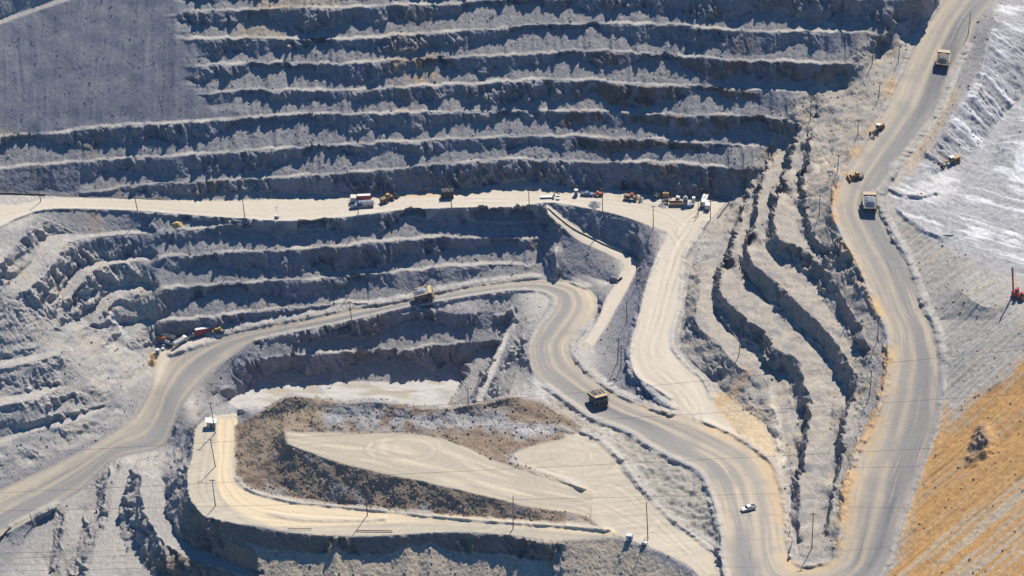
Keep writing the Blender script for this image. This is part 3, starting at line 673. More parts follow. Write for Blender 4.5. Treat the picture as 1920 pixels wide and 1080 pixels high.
# the climb on the far side of the hairpin and the hairpin carry orange spill along the outer edge
sp = blur(hm & (UU > 1200) & (VV > 560) & (RT < .33), 3, 1)
mixc(C3f(.50, .355, .20), sp*sst(.33-RT, .0, .30)*sst(b2+.5*b3+.5, 0, .7)*.75)
tracks(2, C3f(.47, .42, .345), C3f(.56, .51, .435), C3f(.37, .325, .265), 4, 21., None, .6)
tracks(3, C3f(.48, .425, .35), C3f(.585, .53, .45), C3f(.385, .335, .275), 6, 31., None, .9)
mixc(C3f(.36, .30, .235), soft([(1380,360),(1290,356),(1240,352),(1180,362),(1130,360),(1000,360),(1010,366),(1180,372),(1320,378)], 3)*sst(b3+.3*b2, -.1, .6)*.6)
mixc(C3f(.50, .33, .18), soft([(1000,355),(1035,355),(1040,361),(1000,361)], 2)*.6 + soft([(840,360),(900,357),(900,363),(735,371),(735,367)], 1)*.7)
mixc(C3f(.34, .325, .31), soft([(1290,475),(1320,455),(1320,480),(1300,500)], 2)*.6)
mixc(C3f(.32, .305, .29), soft([(300,668),(330,650),(405,636),(400,642),(345,660),(318,672)], 2)*.8)
mixc(C3f(.57, .49, .385), soft([(290,690),(300,655),(330,640),(410,622),(420,630),(330,655),(312,690),(300,720),(285,730)], 3)*.7)
mixc(C3f(.40, .385, .37), (BERM > .25)*.35*(1-pt))
# orange windrow beside the climb
ob = blur(poly([(r[0]-9, r[1]) for r in HAUL[38:53]] + [(r[0]+6, r[1]) for r in HAUL[38:53]][::-1]), 3, 1)
mixc(C3f(.50, .31, .13), ob*sst(b2*.8+.5*n2+.45, 0, .6)*.8)
mixc(C3f(.52, .32, .13), soft([(1655,190),(1668,142),(1680,150),(1672,175)], 3)*.75)
# tyre tracks left by the machines
TRK = [[(400,790),(408,850),(405,905),(425,950),(480,985),(600,988),(760,985)], [(430,790),(425,850),(425,900),(455,940),(520,962),(700,975),(900,985),(1100,1000)], [(395,800),(385,860),(380,920),(410,955),(470,970),(560,980)],
 [(560,835),(640,830),(720,845),(800,870),(900,900),(1020,930),(1120,945),(1200,985),(1290,1040)], [(560,840),(680,862),(800,893),(930,925),(1060,945),(1130,935)], [(700,830),(760,822),(810,835),(800,858),(740,862),(690,848),(705,828),(770,818)],
 [(1000,835),(1060,818),(1120,832),(1150,862),(1120,890),(1050,888),(1000,862),(1010,835),(1070,825)], [(1130,900),(1180,930),(1230,975),(1290,1035),(1330,1075)], [(1090,975),(1150,960),(1190,940),(1160,915),(1110,905)], [(1060,840),(1100,850),(1090,872),(1040,868),(1030,848)],
 [(1250,425),(1275,470),(1255,540),(1240,600),(1225,660),(1260,720),(1300,775)], [(1290,430),(1262,480),(1240,560),(1222,640),(1230,690),(1290,740),(1310,790)], [(660,395),(800,378),(960,372),(1100,378),(1230,395),(1280,425)], [(700,388),(850,375),(1000,380),(1150,372),(1300,392)], [(1320,395),(1290,410),(1270,440)],
 [(1690,350),(1730,372),(1800,372),(1850,330)], [(1690,356),(1740,400),(1775,440),(1790,360),(1830,310)], [(1740,385),(1800,420),(1850,410),(1910,380)], [(480,748),(580,735),(700,738),(820,730),(860,722)], [(620,742),(700,728),(800,742),(840,750)], [(330,655),(300,690),(292,720),(262,780)]]
for q, P in enumerate(TRK):
    C = catmull(P, len(P)*4); bx, by, _z = unproj(C[:, 0], C[:, 1], zat(C[:, 0], C[:, 1])); D, S = dpoly(np.c_[bx, by], X, Y, 6.)
    w_ = np.exp(-((D-1.5+.15*n1(S/4, 700+q))/.42)**2)*(.55+.45*n1(S/9, 720+q))*(slope < 16)
    f_ = (.80 if q % 3 else 1.16)
    col *= (1+(f_-1)*np.clip(w_, 0, 1))[..., None]
    col *= (1+(.05 if q % 3 else -.05)*np.exp(-(D/1.0)**2)*(slope < 16))[..., None]
# fine mottling of the material itself
rw_ = np.clip(blur((RID > 0), 1, 1), 0, 1)
gl = np.clip(RID > 0, 0, 1)+blur(pile_m, 1, 1)+orgw
col *= (1-.04*np.clip(1-gl, 0, 1)*(1-lowr))[..., None]
wn = rng.standard_normal((NV, NU)).astype(np.float32)
col *= 1 + ((.15*n1m + .18*nn + .11*n2 + .07*wn)*(1-.72*rw_))[..., None]
col = np.clip(col, .02, .85)

# ------------------------------------------------------------------ ground meshes
def ground_material(name, scale=1.0, bump=.5, mot=.2):
    m = bpy.data.materials.new(name); m.use_nodes = True
    nt = m.node_tree; N = nt.nodes; L = nt.links; N.clear()
    out = N.new('ShaderNodeOutputMaterial'); bs = N.new('ShaderNodeBsdfPrincipled')
    L.new(bs.outputs[0], out.inputs[0]); bs.inputs['Roughness'].default_value = .95; bs.inputs['Specular IOR Level'].default_value = .12
    at = N.new('ShaderNodeAttribute'); at.attribute_name = 'albedo'
    tc = N.new('ShaderNodeTexCoord')
    n = N.new('ShaderNodeTexNoise'); n.inputs['Scale'].default_value = 1.9*scale; n.inputs['Detail'].default_value = 5; n.inputs['Roughness'].default_value = .7
    L.new(tc.outputs['Object'], n.inputs['Vector'])
    mr = N.new('ShaderNodeMapRange'); mr.inputs[1].default_value = .25; mr.inputs[2].default_value = .75; mr.inputs[3].default_value = 1-mot; mr.inputs[4].default_value = 1+mot
    L.new(n.outputs[0], mr.inputs[0])
    mx = N.new('ShaderNodeMix'); mx.data_type = 'RGBA'; mx.blend_type = 'MULTIPLY'; mx.inputs[0].default_value = 1
    L.new(at.outputs['Color'], mx.inputs[6]); L.new(mr.outputs[0], mx.inputs[7]); L.new(mx.outputs[2], bs.inputs['Base Color'])
    if bump > 0:
        bp = N.new('ShaderNodeBump'); bp.inputs['Strength'].default_value = bump; bp.inputs['Distance'].default_value = .35
        L.new(n.outputs[0], bp.inputs['Height']); L.new(bp.outputs[0], bs.inputs['Normal'])
    return m
MG = ground_material('crushed_rock_ground', 1.7, .5, .24); MR = ground_material('dirt_road_surface', 1.5, .1, .07)

def grid_object(name, quadmask, mat):
    """one mesh from the quads of the survey grid selected by the mask"""
    used = np.zeros((NV, NU), bool)
    q = quadmask
    used[:-1, :-1] |= q; used[1:, :-1] |= q; used[:-1, 1:] |= q; used[1:, 1:] |= q
    ids = np.full((NV, NU), -1, np.int64); nv = int(used.sum()); ids[used] = np.arange(nv)
    F = np.stack([ids[:-1, :-1][q], ids[1:, :-1][q], ids[1:, 1:][q], ids[:-1, 1:][q]], 1).astype(np.int32)
    me = bpy.data.meshes.new(name)
    me.vertices.add(nv); me.vertices.foreach_set('co', P3[used].astype(np.float32).ravel())
    nf = len(F); me.loops.add(nf*4); me.loops.foreach_set('vertex_index', F.ravel())
    me.polygons.add(nf); me.polygons.foreach_set('loop_start', np.arange(0, nf*4, 4, dtype=np.int32)); me.polygons.foreach_set('loop_total', np.full(nf, 4, np.int32))
    me.polygons.foreach_set('use_smooth', np.ones(nf, bool))
    a = me.attributes.new('albedo', 'FLOAT_COLOR', 'POINT')
    a.data.foreach_set('color', np.concatenate([col[used], np.ones((nv, 1), np.float32)], 1).astype(np.float32).ravel())
    me.update(calc_edges=True); me.materials.append(mat)
    if 'normals' not in SKIP:
        try:
            me.normals_split_custom_set_from_vertices(N2[used].astype(np.float32))
        except Exception as e: print('normals', e)
    o = bpy.data.objects.new(name, me); COL.objects.link(o)
    return o
SKIP = set()
quad = lambda M: M[:-1, :-1] & M[1:, :-1] & M[:-1, 1:] & M[1:, 1:]
qh = quad(RID == 1); qm = quad(RID == 2) & ~quad(poly([(1164.6,357),(1164.6,347),(1170.5,340.5),(1176,347),(1176,357)])); qw = quad(RID == 3) ; qf = quad(RID == 6); qp = quad(pile_m); ql = quad((RID == 4)) & ~qp
TUN = quad(poly([(1164.6,357),(1164.6,347),(1167,342.5),(1170.5,340.5),(1174,342.5),(1176,347),(1176,357)]))
rest = ~TUN & ~(qh | qm | qw | qf | qp | ql)
for nm, q, mt in (('pit_terrain', rest, MG), ('haul_road', qh, MR), ('bench_road', qm, MR), ('ramp_road', qw, MR), ('pit_floor', qf, MR), ('plateau', ql, MR)):
    o = grid_object(nm, q, mt); o['kind'] = 'structure'
stock = grid_object('stockpile', qp, MG)
stock['label'] = 'long brown stockpile of dirt and boulders with a flat tan top, on the lower plateau'; stock['category'] = 'stockpile'
print('ground', time.time()-T00)

# the land carried on past the surveyed area: a coarse ring of the same slopes
def skirt():
    def strip(side):
        n = 26; d = np.cumsum(np.linspace(10, 70, n))
        if side in 'LR':
            j = np.arange(0, NV, 6); i = 0 if side == 'L' else NU-1
            base = P3[j, i]; c = col[j, i]; dirv = np.array([-1 if side == 'L' else 1, 0, 0.]); g = -.10 if side == 'L' else .35
        else:
            i = np.arange(0, NU, 6); j = 0 if side == 'T' else NV-1
            base = P3[j, i]; c = col[j, i]; dirv = np.array([0, 1 if side == 'T' else -1, 0.]); g = .75 if side == 'T' else -.45
        A = [base]; Cc = [c]
        for k in range(n):
            q = base + dirv*d[k]; q = q.copy()
            q[:, 2] = base[:, 2] + g*d[k]*np.minimum(1, 90/(d[k]+1)) + 4*pn((q[:, 0]/22), (q[:, 1]/22), (q[:, 2]*0)) + 2*pn((q[:, 0]/9), (q[:, 1]/9), (q[:, 2]*0))*min(1, d[k]/30)
            f = min(1, d[k]/60.)
            A.append(q); Cc.append(c*(1-f) + np.array([.29, .27, .25])*f)
        return np.array(A), np.array(Cc)
    V, F, CC = [], [], []
    for sd in 'LRTB':
        A, Cc = strip(sd); o = len(V); n, m = A.shape[:2]; 
        V.extend(A.reshape(-1, 3).tolist()); CC.extend(Cc.reshape(-1, 3).tolist())
        for a in range(n-1):
            for b in range(m-1):
                f = [o+a*m+b, o+a*m+b+1, o+(a+1)*m+b+1, o+(a+1)*m+b]
                F.append(f if sd in 'TL' and sd == 'T' or sd == 'R' else f[::-1])
    me = bpy.data.meshes.new('outer_terrain'); me.from_pydata(V, [], F)
    a = me.attributes.new('albedo', 'FLOAT_COLOR', 'POINT'); a.data.foreach_set('color', np.c_[np.array(CC), np.ones(len(CC))].astype(np.float32).ravel())
    me.materials.append(MG); me.update()
    o = bpy.data.objects.new('outer_terrain', me); COL.objects.link(o); o['kind'] = 'structure'
skirt()
# ------------------------------------------------------------------ builders for the machines
def mat(name, c, rough=.6, metal=0., var=.25, scale=1.2, dust=.25, spec=.3):
    m = bpy.data.materials.new(name); m.use_nodes = True
    nt = m.node_tree; N = nt.nodes; L = nt.links; bs = N['Principled BSDF']
    tc = N.new('ShaderNodeTexCoord'); n = N.new('ShaderNodeTexNoise'); n.inputs['Scale'].default_value = scale; n.inputs['Detail'].default_value = 4
    L.new(tc.outputs['Object'], n.inputs['Vector'])
    r = N.new('ShaderNodeMix'); r.data_type = 'RGBA'
    r.inputs[6].default_value = (*[x*(1-var) for x in c], 1)
    r.inputs[7].default_value = (*[x*(1-dust) + d*dust for x, d in zip(c, (.42, .37, .29))], 1)
    L.new(n.outputs[0], r.inputs[0]); L.new(r.outputs[2], bs.inputs['Base Color'])
    bs.inputs['Roughness'].default_value = rough; bs.inputs['Metallic'].default_value = metal; bs.inputs['Specular IOR Level'].default_value = spec
    return m
M = dict(yellow=mat('yellow_paint', (.40, .22, .04), dust=.22), shade_yellow=mat('shaded_dusty_yellow', (.17, .105, .04), dust=.25), cap=mat('canopy_paint', (.52, .39, .20), dust=.45), black=mat('black_steel', (.018, .018, .02), dust=.06), dark=mat('dark_steel', (.05, .05, .055), dust=.12),  # second yellow: shade on the truck fronts put into the colour, plus dust
 tyre=mat('rubber', (.02, .02, .021), .9, dust=.1), grey=mat('grey_steel', (.28, .29, .31), .5), white=mat('white_paint', (.62, .62, .61), .45, var=.08, dust=.12), red=mat('red_paint', (.42, .035, .022), dust=.08),
 orange=mat('orange_paint', (.62, .16, .02), dust=.1), blue=mat('blue_paint', (.07, .14, .30), dust=.12), lblue=mat('pale_blue_plastic', (.16, .27, .45), dust=.12), glass=mat('dark_glass', (.015, .02, .03), .12, dust=.03, spec=.6), wood=mat('weathered_timber', (.115, .075, .048), .9, scale=3, dust=.12),
 cream=mat('cream_panel', (.66, .61, .50), .6, dust=.15), ore=ground_material('ore', 2., .6), pipe=mat('black_pipe', (.022, .022, .024), .6, dust=.1), sand=mat('orange_sand', (.56, .36, .15), .95, scale=.6, dust=.25), gravel=mat('grey_gravel', (.30, .295, .305), .95, scale=.8, dust=.1),
 rust=mat('rusty_steel', (.20, .08, .035), .85, dust=.1), canvas=mat('steel_body', (.12, .095, .062), .7, dust=.22), tunnel=mat('tunnel_rock', (.03, .03, .035), .95, dust=.03))
# the ore material reads an attribute; loads get it below
class MB:
    def __init__(s): s.v, s.f = [], []
    def add(s, V, F):
        o = len(s.v); s.v += [tuple(map(float, p)) for p in V]; s.f += [tuple(i+o for i in f) for f in F]; return s
    def box(s, x0, x1, y0, y1, z0, z1, tx=0., ty=0.):
        """tx, ty pull the top in"""
        V = [(x0,y0,z0),(x1,y0,z0),(x1,y1,z0),(x0,y1,z0),(x0+tx,y0+ty,z1),(x1-tx,y0+ty,z1),(x1-tx,y1-ty,z1),(x0+tx,y1-ty,z1)]
        return s.add(V, [(3,2,1,0),(4,5,6,7),(0,1,5,4),(1,2,6,5),(2,3,7,6),(3,0,4,7)])
    def prism(s, P, y0, y1):
        n = len(P); V = [(x, y0, z) for x, z in P] + [(x, y1, z) for x, z in P]
        return s.add(V, [tuple(range(n)), tuple(range(2*n-1, n-1, -1))] + [(i, i+n, (i+1) % n+n, (i+1) % n) for i in range(n)])
    def cyl(s, a, b, r, n=12, r2=None, cap=True):
        a, b = Vector(a), Vector(b); d = (b-a).normalized(); u = d.orthogonal().normalized(); w = d.cross(u); r2 = r if r2 is None else r2
        V = [a + (u*math.cos(t)+w*math.sin(t))*r for t in [2*math.pi*k/n for k in range(n)]] + [b + (u*math.cos(t)+w*math.sin(t))*r2 for t in [2*math.pi*k/n for k in range(n)]]
        F = [(i, (i+1) % n, (i+1) % n+n, i+n) for i in range(n)]
        if cap: F += [tuple(range(n-1, -1, -1)), tuple(range(n, 2*n))]
        return s.add(V, F)
    def tube(s, P, r, n=6):
        P = [Vector(p) for p in P]; V, F = [], []
        for k, p in enumerate(P):
            d = (P[min(k+1, len(P)-1)] - P[max(k-1, 0)]).normalized(); u = d.cross(Vector((0, 0, 1)));
            u = (u if u.length > 1e-3 else Vector((1, 0, 0))).normalized(); w = u.cross(d)
            V += [p + (u*math.cos(t)+w*math.sin(t))*r for t in [2*math.pi*q/n for q in range(n)]]
        for k in range(len(P)-1):
            F += [(k*n+i, k*n+(i+1) % n, (k+1)*n+(i+1) % n, (k+1)*n+i) for i in range(n)]
        F += [tuple(range(n-1, -1, -1)), tuple(range((len(P)-1)*n, len(P)*n))]
        return s.add(V, F)
    def build(s, name, m, parent=None, smooth=False, bevel=0.):
        me = bpy.data.meshes.new(name); me.from_pydata(s.v, [], s.f); me.materials.append(m)
        if smooth: me.polygons.foreach_set('use_smooth', [True]*len(me.polygons))
        o = bpy.data.objects.new(name, me); COL.objects.link(o)
        if parent is not None: o.parent = parent
        if bevel:
            b = o.modifiers.new('bevel', 'BEVEL'); b.width = bevel; b.segments = 2; b.limit_method = 'ANGLE'
        return o
def G(u, v):
    return Vector((float(zat(u, v, PX)), float(zat(u, v, PY)), float(zat(u, v, PZ))))
N0s = np.dstack([blur(N0[..., k], 6, 1) for k in range(3)])
def GN(u, v):
    n = Vector([float(zat(u, v, N0s[..., k])) for k in range(3)]); return n.normalized()
def place(o, u, v, u2=None, v2=None, tilt=True, lift=0.):
    """stand a thing on the ground at a surveyed spot, its nose towards a second spot"""
    p = G(u, v); n = GN(u, v) if tilt else Vector((0, 0, 1))
    if n.z < math.cos(R(9.5)): n = Vector((0, 0, 1))
    d = (G(u2, v2) - p) if u2 is not None else Vector((1, 0, 0))
    x = (d - n*d.dot(n)).normalized(); y = n.cross(x)
    o.matrix_world = Matrix(((x.x, y.x, n.x, p.x), (x.y, y.y, n.y, p.y), (x.z, y.z, n.z, p.z+lift), (0, 0, 0, 1)))
def thing(name, label, cat, group=None):
    o = bpy.data.objects.new(name, None); COL.objects.link(o); o.empty_display_size = .5
    o['label'] = label; o['category'] = cat
    if group: o['group'] = group
    return o
def tag(o, label, cat, group=None):
    o['label'] = label; o['category'] = cat
    if group: o['group'] = group
    return o
KIDS = {}
def copy_tree(o, parent=None):
    c = o.copy(); COL.objects.link(c)
    if parent is not None: c.parent = parent
    for ch in list(o.children): copy_tree(ch, c)
    return c
def wheel(parent, x, y, r, w, mt='grey', name='wheel'):
    t = MB().cyl((x, y-w/2, r), (x, y+w/2, r), r, 18).build(name, M['tyre'], parent, bevel=min(.12, r*.1))
    sgn = 1 if y > 0 else -1
    MB().cyl((x, y+sgn*(w/2-.02), r), (x, y+sgn*(w/2+.05), r), r*.52, 12).build('rim', M[mt], t)
    return t

# ---- rigid haul truck
def make_haul_truck():
    t = thing('haul_truck', '', 'haul truck', 'loaded haul trucks climbing the pit road')
    for y in (-2.85, 2.85): wheel(t, 3.7, y, 1.75, 1.2, 'shade_yellow')
    for y in (-3.1, -1.75, 1.75, 3.1): wheel(t, -2.7, y, 1.75, 1.1, 'shade_yellow')
    MB().box(-4.6, 5.4, -1.05, 1.05, 1.5, 2.7).box(-3.2, -2.2, -3.3, 3.3, 1.4, 2.1).box(3.3, 4.1, -2.6, 2.6, 1.4, 2.0).cyl((-1, -1.3, 1.9), (1.6, -1.3, 1.9), .65).cyl((-1, 1.3, 1.9), (1.6, 1.3, 1.9), .65).build('chassis', M['dark'], t)
    e = MB().box(4.3, 6.3, -1.75, 1.75, 1.3, 4.15).box(5.4, 6.6, -3.5, 3.5, 1.15, 1.55).build('engine_housing', M['shade_yellow'], t, bevel=.08)
    g = MB().box(6.32, 6.42, -1.45, 1.45, 1.7, 4.0)
    for k in range(6): g.box(6.42, 6.5, -1.45, 1.45, 1.85+.36*k, 1.98+.36*k)
    g.build('grille', M['black'], e)
    for y in (-2.9, 2.9): MB().cyl((6.6, y, 1.35), (6.68, y, 1.35), .16).build('headlight', M['white'], e)
    d = MB().box(3.0, 6.5, -3.75, 3.75, 4.15, 4.35).box(2.9, 4.7, -3.7, -2.1, 3.45, 4.15, .3).box(2.9, 4.7, 2.1, 3.7, 3.45, 4.15, .3)
    d.build('deck', M['shade_yellow'], t)
    h = MB()
    for y in (-3.7, 3.7):
        for x in (3.2, 4.8, 6.4): h.cyl((x, y, 4.35), (x, y, 5.35), .05, 6)
        h.cyl((3.2, y, 5.35), (6.4, y, 5.35), .05, 6)
    for y in (-2.2, -.8, .8, 2.2): h.cyl((6.4, y, 4.35), (6.4, y, 5.35), .05, 6)
    h.cyl((6.4, -3.7, 5.35), (6.4, 3.7, 5.35), .05, 6); h.build('handrail', M['shade_yellow'], t)
    s = MB()
    for k in range(9): s.box(6.45+.1*(8-k)*.55, 6.9+.1*(8-k)*.55, -1.0+.28*k-1.2, -.55+.28*k-1.0, .6+.42*k, .68+.42*k)
    for dy in (0, .75): s.cyl((7.1, -2.25+dy, .6), (6.5, .1+dy, 4.5), .06, 6)
    s.build('stairway', M['shade_yellow'], t)
    c = MB().box(3.7, 5.7, 1.0, 3.2, 4.35, 6.1, .1, .06).build('cab', M['shade_yellow'], t, bevel=.06)
    MB().box(5.62, 5.74, 1.2, 3.0, 5.0, 5.85).box(3.9, 5.4, 3.12, 3.22, 5.0, 5.85).build('window', M['glass'], c)
    MB().box(3.7, 5.5, -3.1, -1.2, 4.35, 5.5).build('electrical_cabinet', M['dark'], t, bevel=.06)
    # dump body with canopy
    b = MB(); w = 3.75
    b.prism([(-6.6, 4.35), (-6.4, 3.9), (-2.0, 3.0), (1.9, 3.3), (2.9, 6.4), (5.2, 6.85), (5.2, 7.05), (2.6, 6.8), (1.7, 3.6), (-2.0, 3.3), (-6.45, 4.2)], -w, w)
    for y in (-w, w-.28):
        b.prism([(-6.6, 4.2), (-2.0, 3.1), (1.8, 3.4), (2.8, 6.6), (2.4, 6.8), (-5.2, 5.3), (-6.6, 4.7)], y, y+.28)
    for k in range(5):
        x = -5.2+1.55*k; zt = 5.35+.29*k
        b.box(x, x+.35, -w-.22, -w, 3.7, zt-.2).box(x, x+.35, w, w+.22, 3.7, zt-.2)
    b.box(2.8, 5.2, -w-.15, -w+.15, 6.55, 7.1).box(2.8, 5.2, w-.15, w+.15, 6.55, 7.1)
    bo = b.build('dump_body', M['canvas'], t)
    MB().prism([(-5.2, 5.2), (2.6, 6.7), (2.6, 6.95), (-5.3, 5.45)], -w-.25, -w+.3).build('side_rail', M['cap'], bo)
    MB().prism([(-5.2, 5.2), (2.6, 6.7), (2.6, 6.95), (-5.3, 5.45)], w-.3, w+.25).build('side_rail', M['cap'], bo)
    MB().box(-6.75, -6.45, -w, w, 4.2, 4.55).build('tail_lip', M['cap'], bo)
    MB().prism([(2.6, 6.86), (5.24, 7.06), (5.24, 7.14), (2.6, 6.94)], -w+.2, w-.2).build('canopy', M['cap'], bo)
    return t
def make_load(seed):
    n, m = 26, 22; V, F = [], []
    g = np.random.default_rng(seed); ph = g.random(6)*9
    for i in range(n):
        for j in range(m):
            a, b = i/(n-1), j/(m-1); x = -6.0+8.4*a; y = -3.45+6.9*b
            e = min(1, 4.2*min(a, 1-a))*min(1, 3.4*min(b, 1-b))
            z = 4.55+.2*a*8 + 2.0*e*(.5+.5*math.sin(math.pi*(.15+.75*a))) + .28*math.sin(3.1*x+ph[0])*math.sin(2.7*y+ph[1])*e + .16*(g.random()-.5)
            V.append((x, y, z))
    for i in range(n-1):
        for j in range(m-1): F.append((i*m+j, (i+1)*m+j, (i+1)*m+j+1, i*m+j+1))
    o = len(V); V += [(-6.0, -3.45, 4.0), (2.4, -3.45, 4.0), (2.4, 3.45, 4.0), (-6.0, 3.45, 4.0)]
    F += [tuple([o+1, o] + [i*m for i in range(n)]), tuple([o+3, o+2] + [i*m+m-1 for i in range(n-1, -1, -1)])]
    return V, F
TR = [(1766.5, 121, 1770, 95, 'loaded haul truck nearest the top of the photo, seen from behind, brown load', 'heap of brown-grey ore filling the truck nearest the top of the photo', (.27, .235, .20)),
      (1629, 389, 1625, 360, 'loaded haul truck seen from behind in the bend beside the white ground on the right', 'heap of pale grey ore in the truck beside the white side road', (.33, .33, .35)),
      (794, 562, 826, 557, 'loaded haul truck seen side on, on the long ramp above the pit floor', 'heap of blue-grey ore in the truck seen side on above the pit floor', (.29, .30, .33)),
      (1122, 757, 1150, 788, 'loaded haul truck coming nose first towards the viewer on the road beside the stockpile', 'heap of brown ore in the truck coming nose first past the stockpile', (.25, .215, .18))]
proto = make_haul_truck()
for k, (u, v, u2, v2, lab, lab2, c) in enumerate(TR):
    t = proto if k == 0 else copy_tree(proto)
    t['label'] = lab; place(t, u, v, u2, v2); t.matrix_world = t.matrix_world @ Matrix.Diagonal((.70, .8, .8, 1))
    V_, F_ = make_load(50+k); b = MB().add(V_, F_); o = b.build('ore_load', M['ore'], smooth=True)
    a = o.data.attributes.new('albedo', 'FLOAT_COLOR', 'POINT'); a.data.foreach_set('color', list((*c, 1.))*len(V_))
    o.matrix_world = t.matrix_world.copy(); tag(o, lab2, 'ore load', 'ore heaped in the haul trucks')

# ---- pickups
def make_pickup(paint='white'):
    t = thing('pickup_truck', '', 'pickup', 'pickup trucks in the mine')
    for x in (-1.75, 1.75):
        for y in (-.85, .85): wheel(t, x, y, .42, .3)
    b = MB().prism([(-2.9, .55), (2.8, .55), (2.9, .9), (2.75, 1.15), (1.1, 1.22), (-.95, 1.22), (-2.9, 1.22)], -.98, .98)
    bo = b.build('body', M[paint], t, bevel=.06)
    MB().box(-2.75, -1.0, -.82, .82, 1.225, 1.235).build('cargo_bed', M['dark'], bo)
    MB().box(-2.9, -1.0, -.98, -.84, 1.22, 1.5).box(-2.9, -1.0, .84, .98, 1.22, 1.5).box(-2.9, -2.78, -.98, .98, 1.22, 1.5).build('bed_wall', M[paint], bo)
    c = MB().prism([(-.95, 1.2), (1.15, 1.2), (.55, 1.85), (-.85, 1.85)], -.88, .88).build('cab', M[paint], t, bevel=.05)
    MB().prism([(.62, 1.82), (1.16, 1.25), (1.19, 1.27), (.66, 1.84)], -.78, .78).box(-.7, .5, -.90, -.885, 1.3, 1.72).box(-.7, .5, .885, .90, 1.3, 1.72).build('window', M['glass'], c)
    for y in (-.7, .7): MB().box(2.82, 2.9, y-.16, y+.16, .85, 1.03).build('headlight', M['grey'], t)
    MB().cyl((-1.0, 0, 1.87), (-1.0, 0, 1.95), .12, 8).build('beacon', M['orange'], t)
    return t
PK = make_pickup()
PKS = [(1403, 956, 1392, 959, 'white pickup driving alone on the wide grey haul road at the lower right', 1.05), (308, 651, 305, 657, 'small white pickup parked beside the black and orange drill rig', .72),
       (1046.5, 371, 1046, 374, 'white pickup parked at the end of the white flat trailer on the bench road', .75)]
for k, (u, v, u2, v2, lab, sc) in enumerate(PKS):
    t = PK if k == 0 else copy_tree(PK)
    t['label'] = lab; place(t, u, v, u2, v2)
    t.matrix_world = t.matrix_world @ Matrix.Scale(sc, 4)
for (u, v, u2, v2, lab) in [(1101, 366, 1110, 366.5, 'blue-grey pickup parked at the foot of the back wall left of the tunnel'), (668, 390, 676, 389, 'dark blue pickup parked in front of the white tank truck')]:
    t = make_pickup('blue'); t['label'] = lab; place(t, u, v, u2, v2)

# ---- graders and dozers
def make_grader():
    t = thing('motor_grader', '', 'road grader')
    for x in (-3.4, -1.8):
        for y in (-1.25, 1.25): wheel(t, x, y, .85, .55, 'yellow')
    for y in (-1.15, 1.15): wheel(t, 4.6, y, .85, .5, 'yellow')
    MB().box(-4.6, -1.4, -.85, .85, 1.1, 2.4, .1, .05).build('engine_housing', M['yellow'], t, bevel=.06)
    MB().box(-1.4, 4.9, -.22, .22, 1.9, 2.3).box(4.4, 4.8, -1.0, 1.0, .8, 1.1).box(4.45, 4.75, -.2, .2, 1.0, 2.0).build('frame', M['yellow'], t)
    c = MB().box(-1.4, .3, -.8, .8, 1.5, 3.3, .08, .05).build('cab', M['yellow'], t, bevel=.05)
    MB().box(-1.2, .2, -.83, -.79, 2.2, 3.1).box(-1.2, .2, .79, .83, 2.2, 3.1).box(.24, .32, -.65, .65, 2.2, 3.1).build('window', M['glass'], c)
    MB().box(-1.5, .4, -.9, .9, 3.3, 3.4).build('roof', M['white'], c)
    MB().add([(1.2, -2.1, .1), (1.5, -2.1, .75), (2.6, 2.1, .75), (2.3, 2.1, .1), (1.1, -2.1, .1), (1.4, -2.1, .75), (2.5, 2.1, .75), (2.2, 2.1, .1)], [(0,1,2,3),(7,6,5,4),(0,4,5,1),(3,2,6,7),(1,5,6,2),(0,3,7,4)]).cyl((1.8, 0, .8), (1.8, 0, 1.95), .25).build('blade', M['dark'], t)
    return t
def make_dozer():
    t = thing('bulldozer', '', 'bulldozer')
    for y in (-1.4, 1.4):
        MB().prism([(-2.4, .1), (2.0, .1), (2.5, .6), (2.1, 1.1), (-2.2, 1.35), (-2.8, .7)], y-.35, y+.35).build('track', M['black'], t, bevel=.08)
    MB().box(-2.2, 2.0, -1.0, 1.0, .7, 1.5).box(.2, 2.3, -.75, .75, 1.5, 2.3, .06, .05).build('body', M['yellow'], t, bevel=.06)
    c = MB().box(-1.5, .2, -.85, .85, 1.5, 3.1, .1, .08).build('cab', M['yellow'], t, bevel=.05)
    MB().box(-1.3, .05, -.88, -.8, 2.2, 2.95).box(-1.3, .05, .8, .88, 2.2, 2.95).box(.1, .2, -.65, .65, 2.2, 2.95).build('window', M['glass'], c)
    MB().prism([(3.1, .1), (3.4, .15), (3.2, .8), (3.45, 1.6), (3.15, 1.6), (2.95, .8)], -2.2, 2.2).box(1.0, 3.1, -1.9, -1.75, .5, .75).box(1.0, 3.1, 1.75, 1.9, .5, .75).build('blade', M['yellow'], t)
    MB().box(-3.4, -2.3, -.9, .9, .9, 1.2).box(-3.6, -3.3, -.7, -.5, .1, 1.3).box(-3.6, -3.3, .5, .7, .1, 1.3).build('ripper', M['dark'], t)
    MB().cyl((1.3, .5, 2.3), (1.3, .5, 3.1), .09, 8).build('exhaust', M['black'], t)
    return t
GR_ = [(1645, 246, 1638, 253, 'yellow grader heading down the left edge of the haul road near the top right', 1.0), (1782, 306, 1768, 309, 'yellow grader working on the bleached white ground right of the haul road', 1.1)]
gp = make_grader()
for k, (u, v, u2, v2, lab, sc) in enumerate(GR_):
    t = gp if k == 0 else copy_tree(gp); t['label'] = lab; t['group'] = 'graders at the upper right'; place(t, u, v, u2, v2); t.matrix_world = t.matrix_world @ Matrix.Scale(sc, 4)
dz = make_dozer(); dz['label'] = 'small dark yellow bulldozer at the left edge of the haul road above the bend'; place(dz, 1604, 334, 1593, 336); dz.matrix_world = dz.matrix_world @ Matrix.Scale(1., 4)
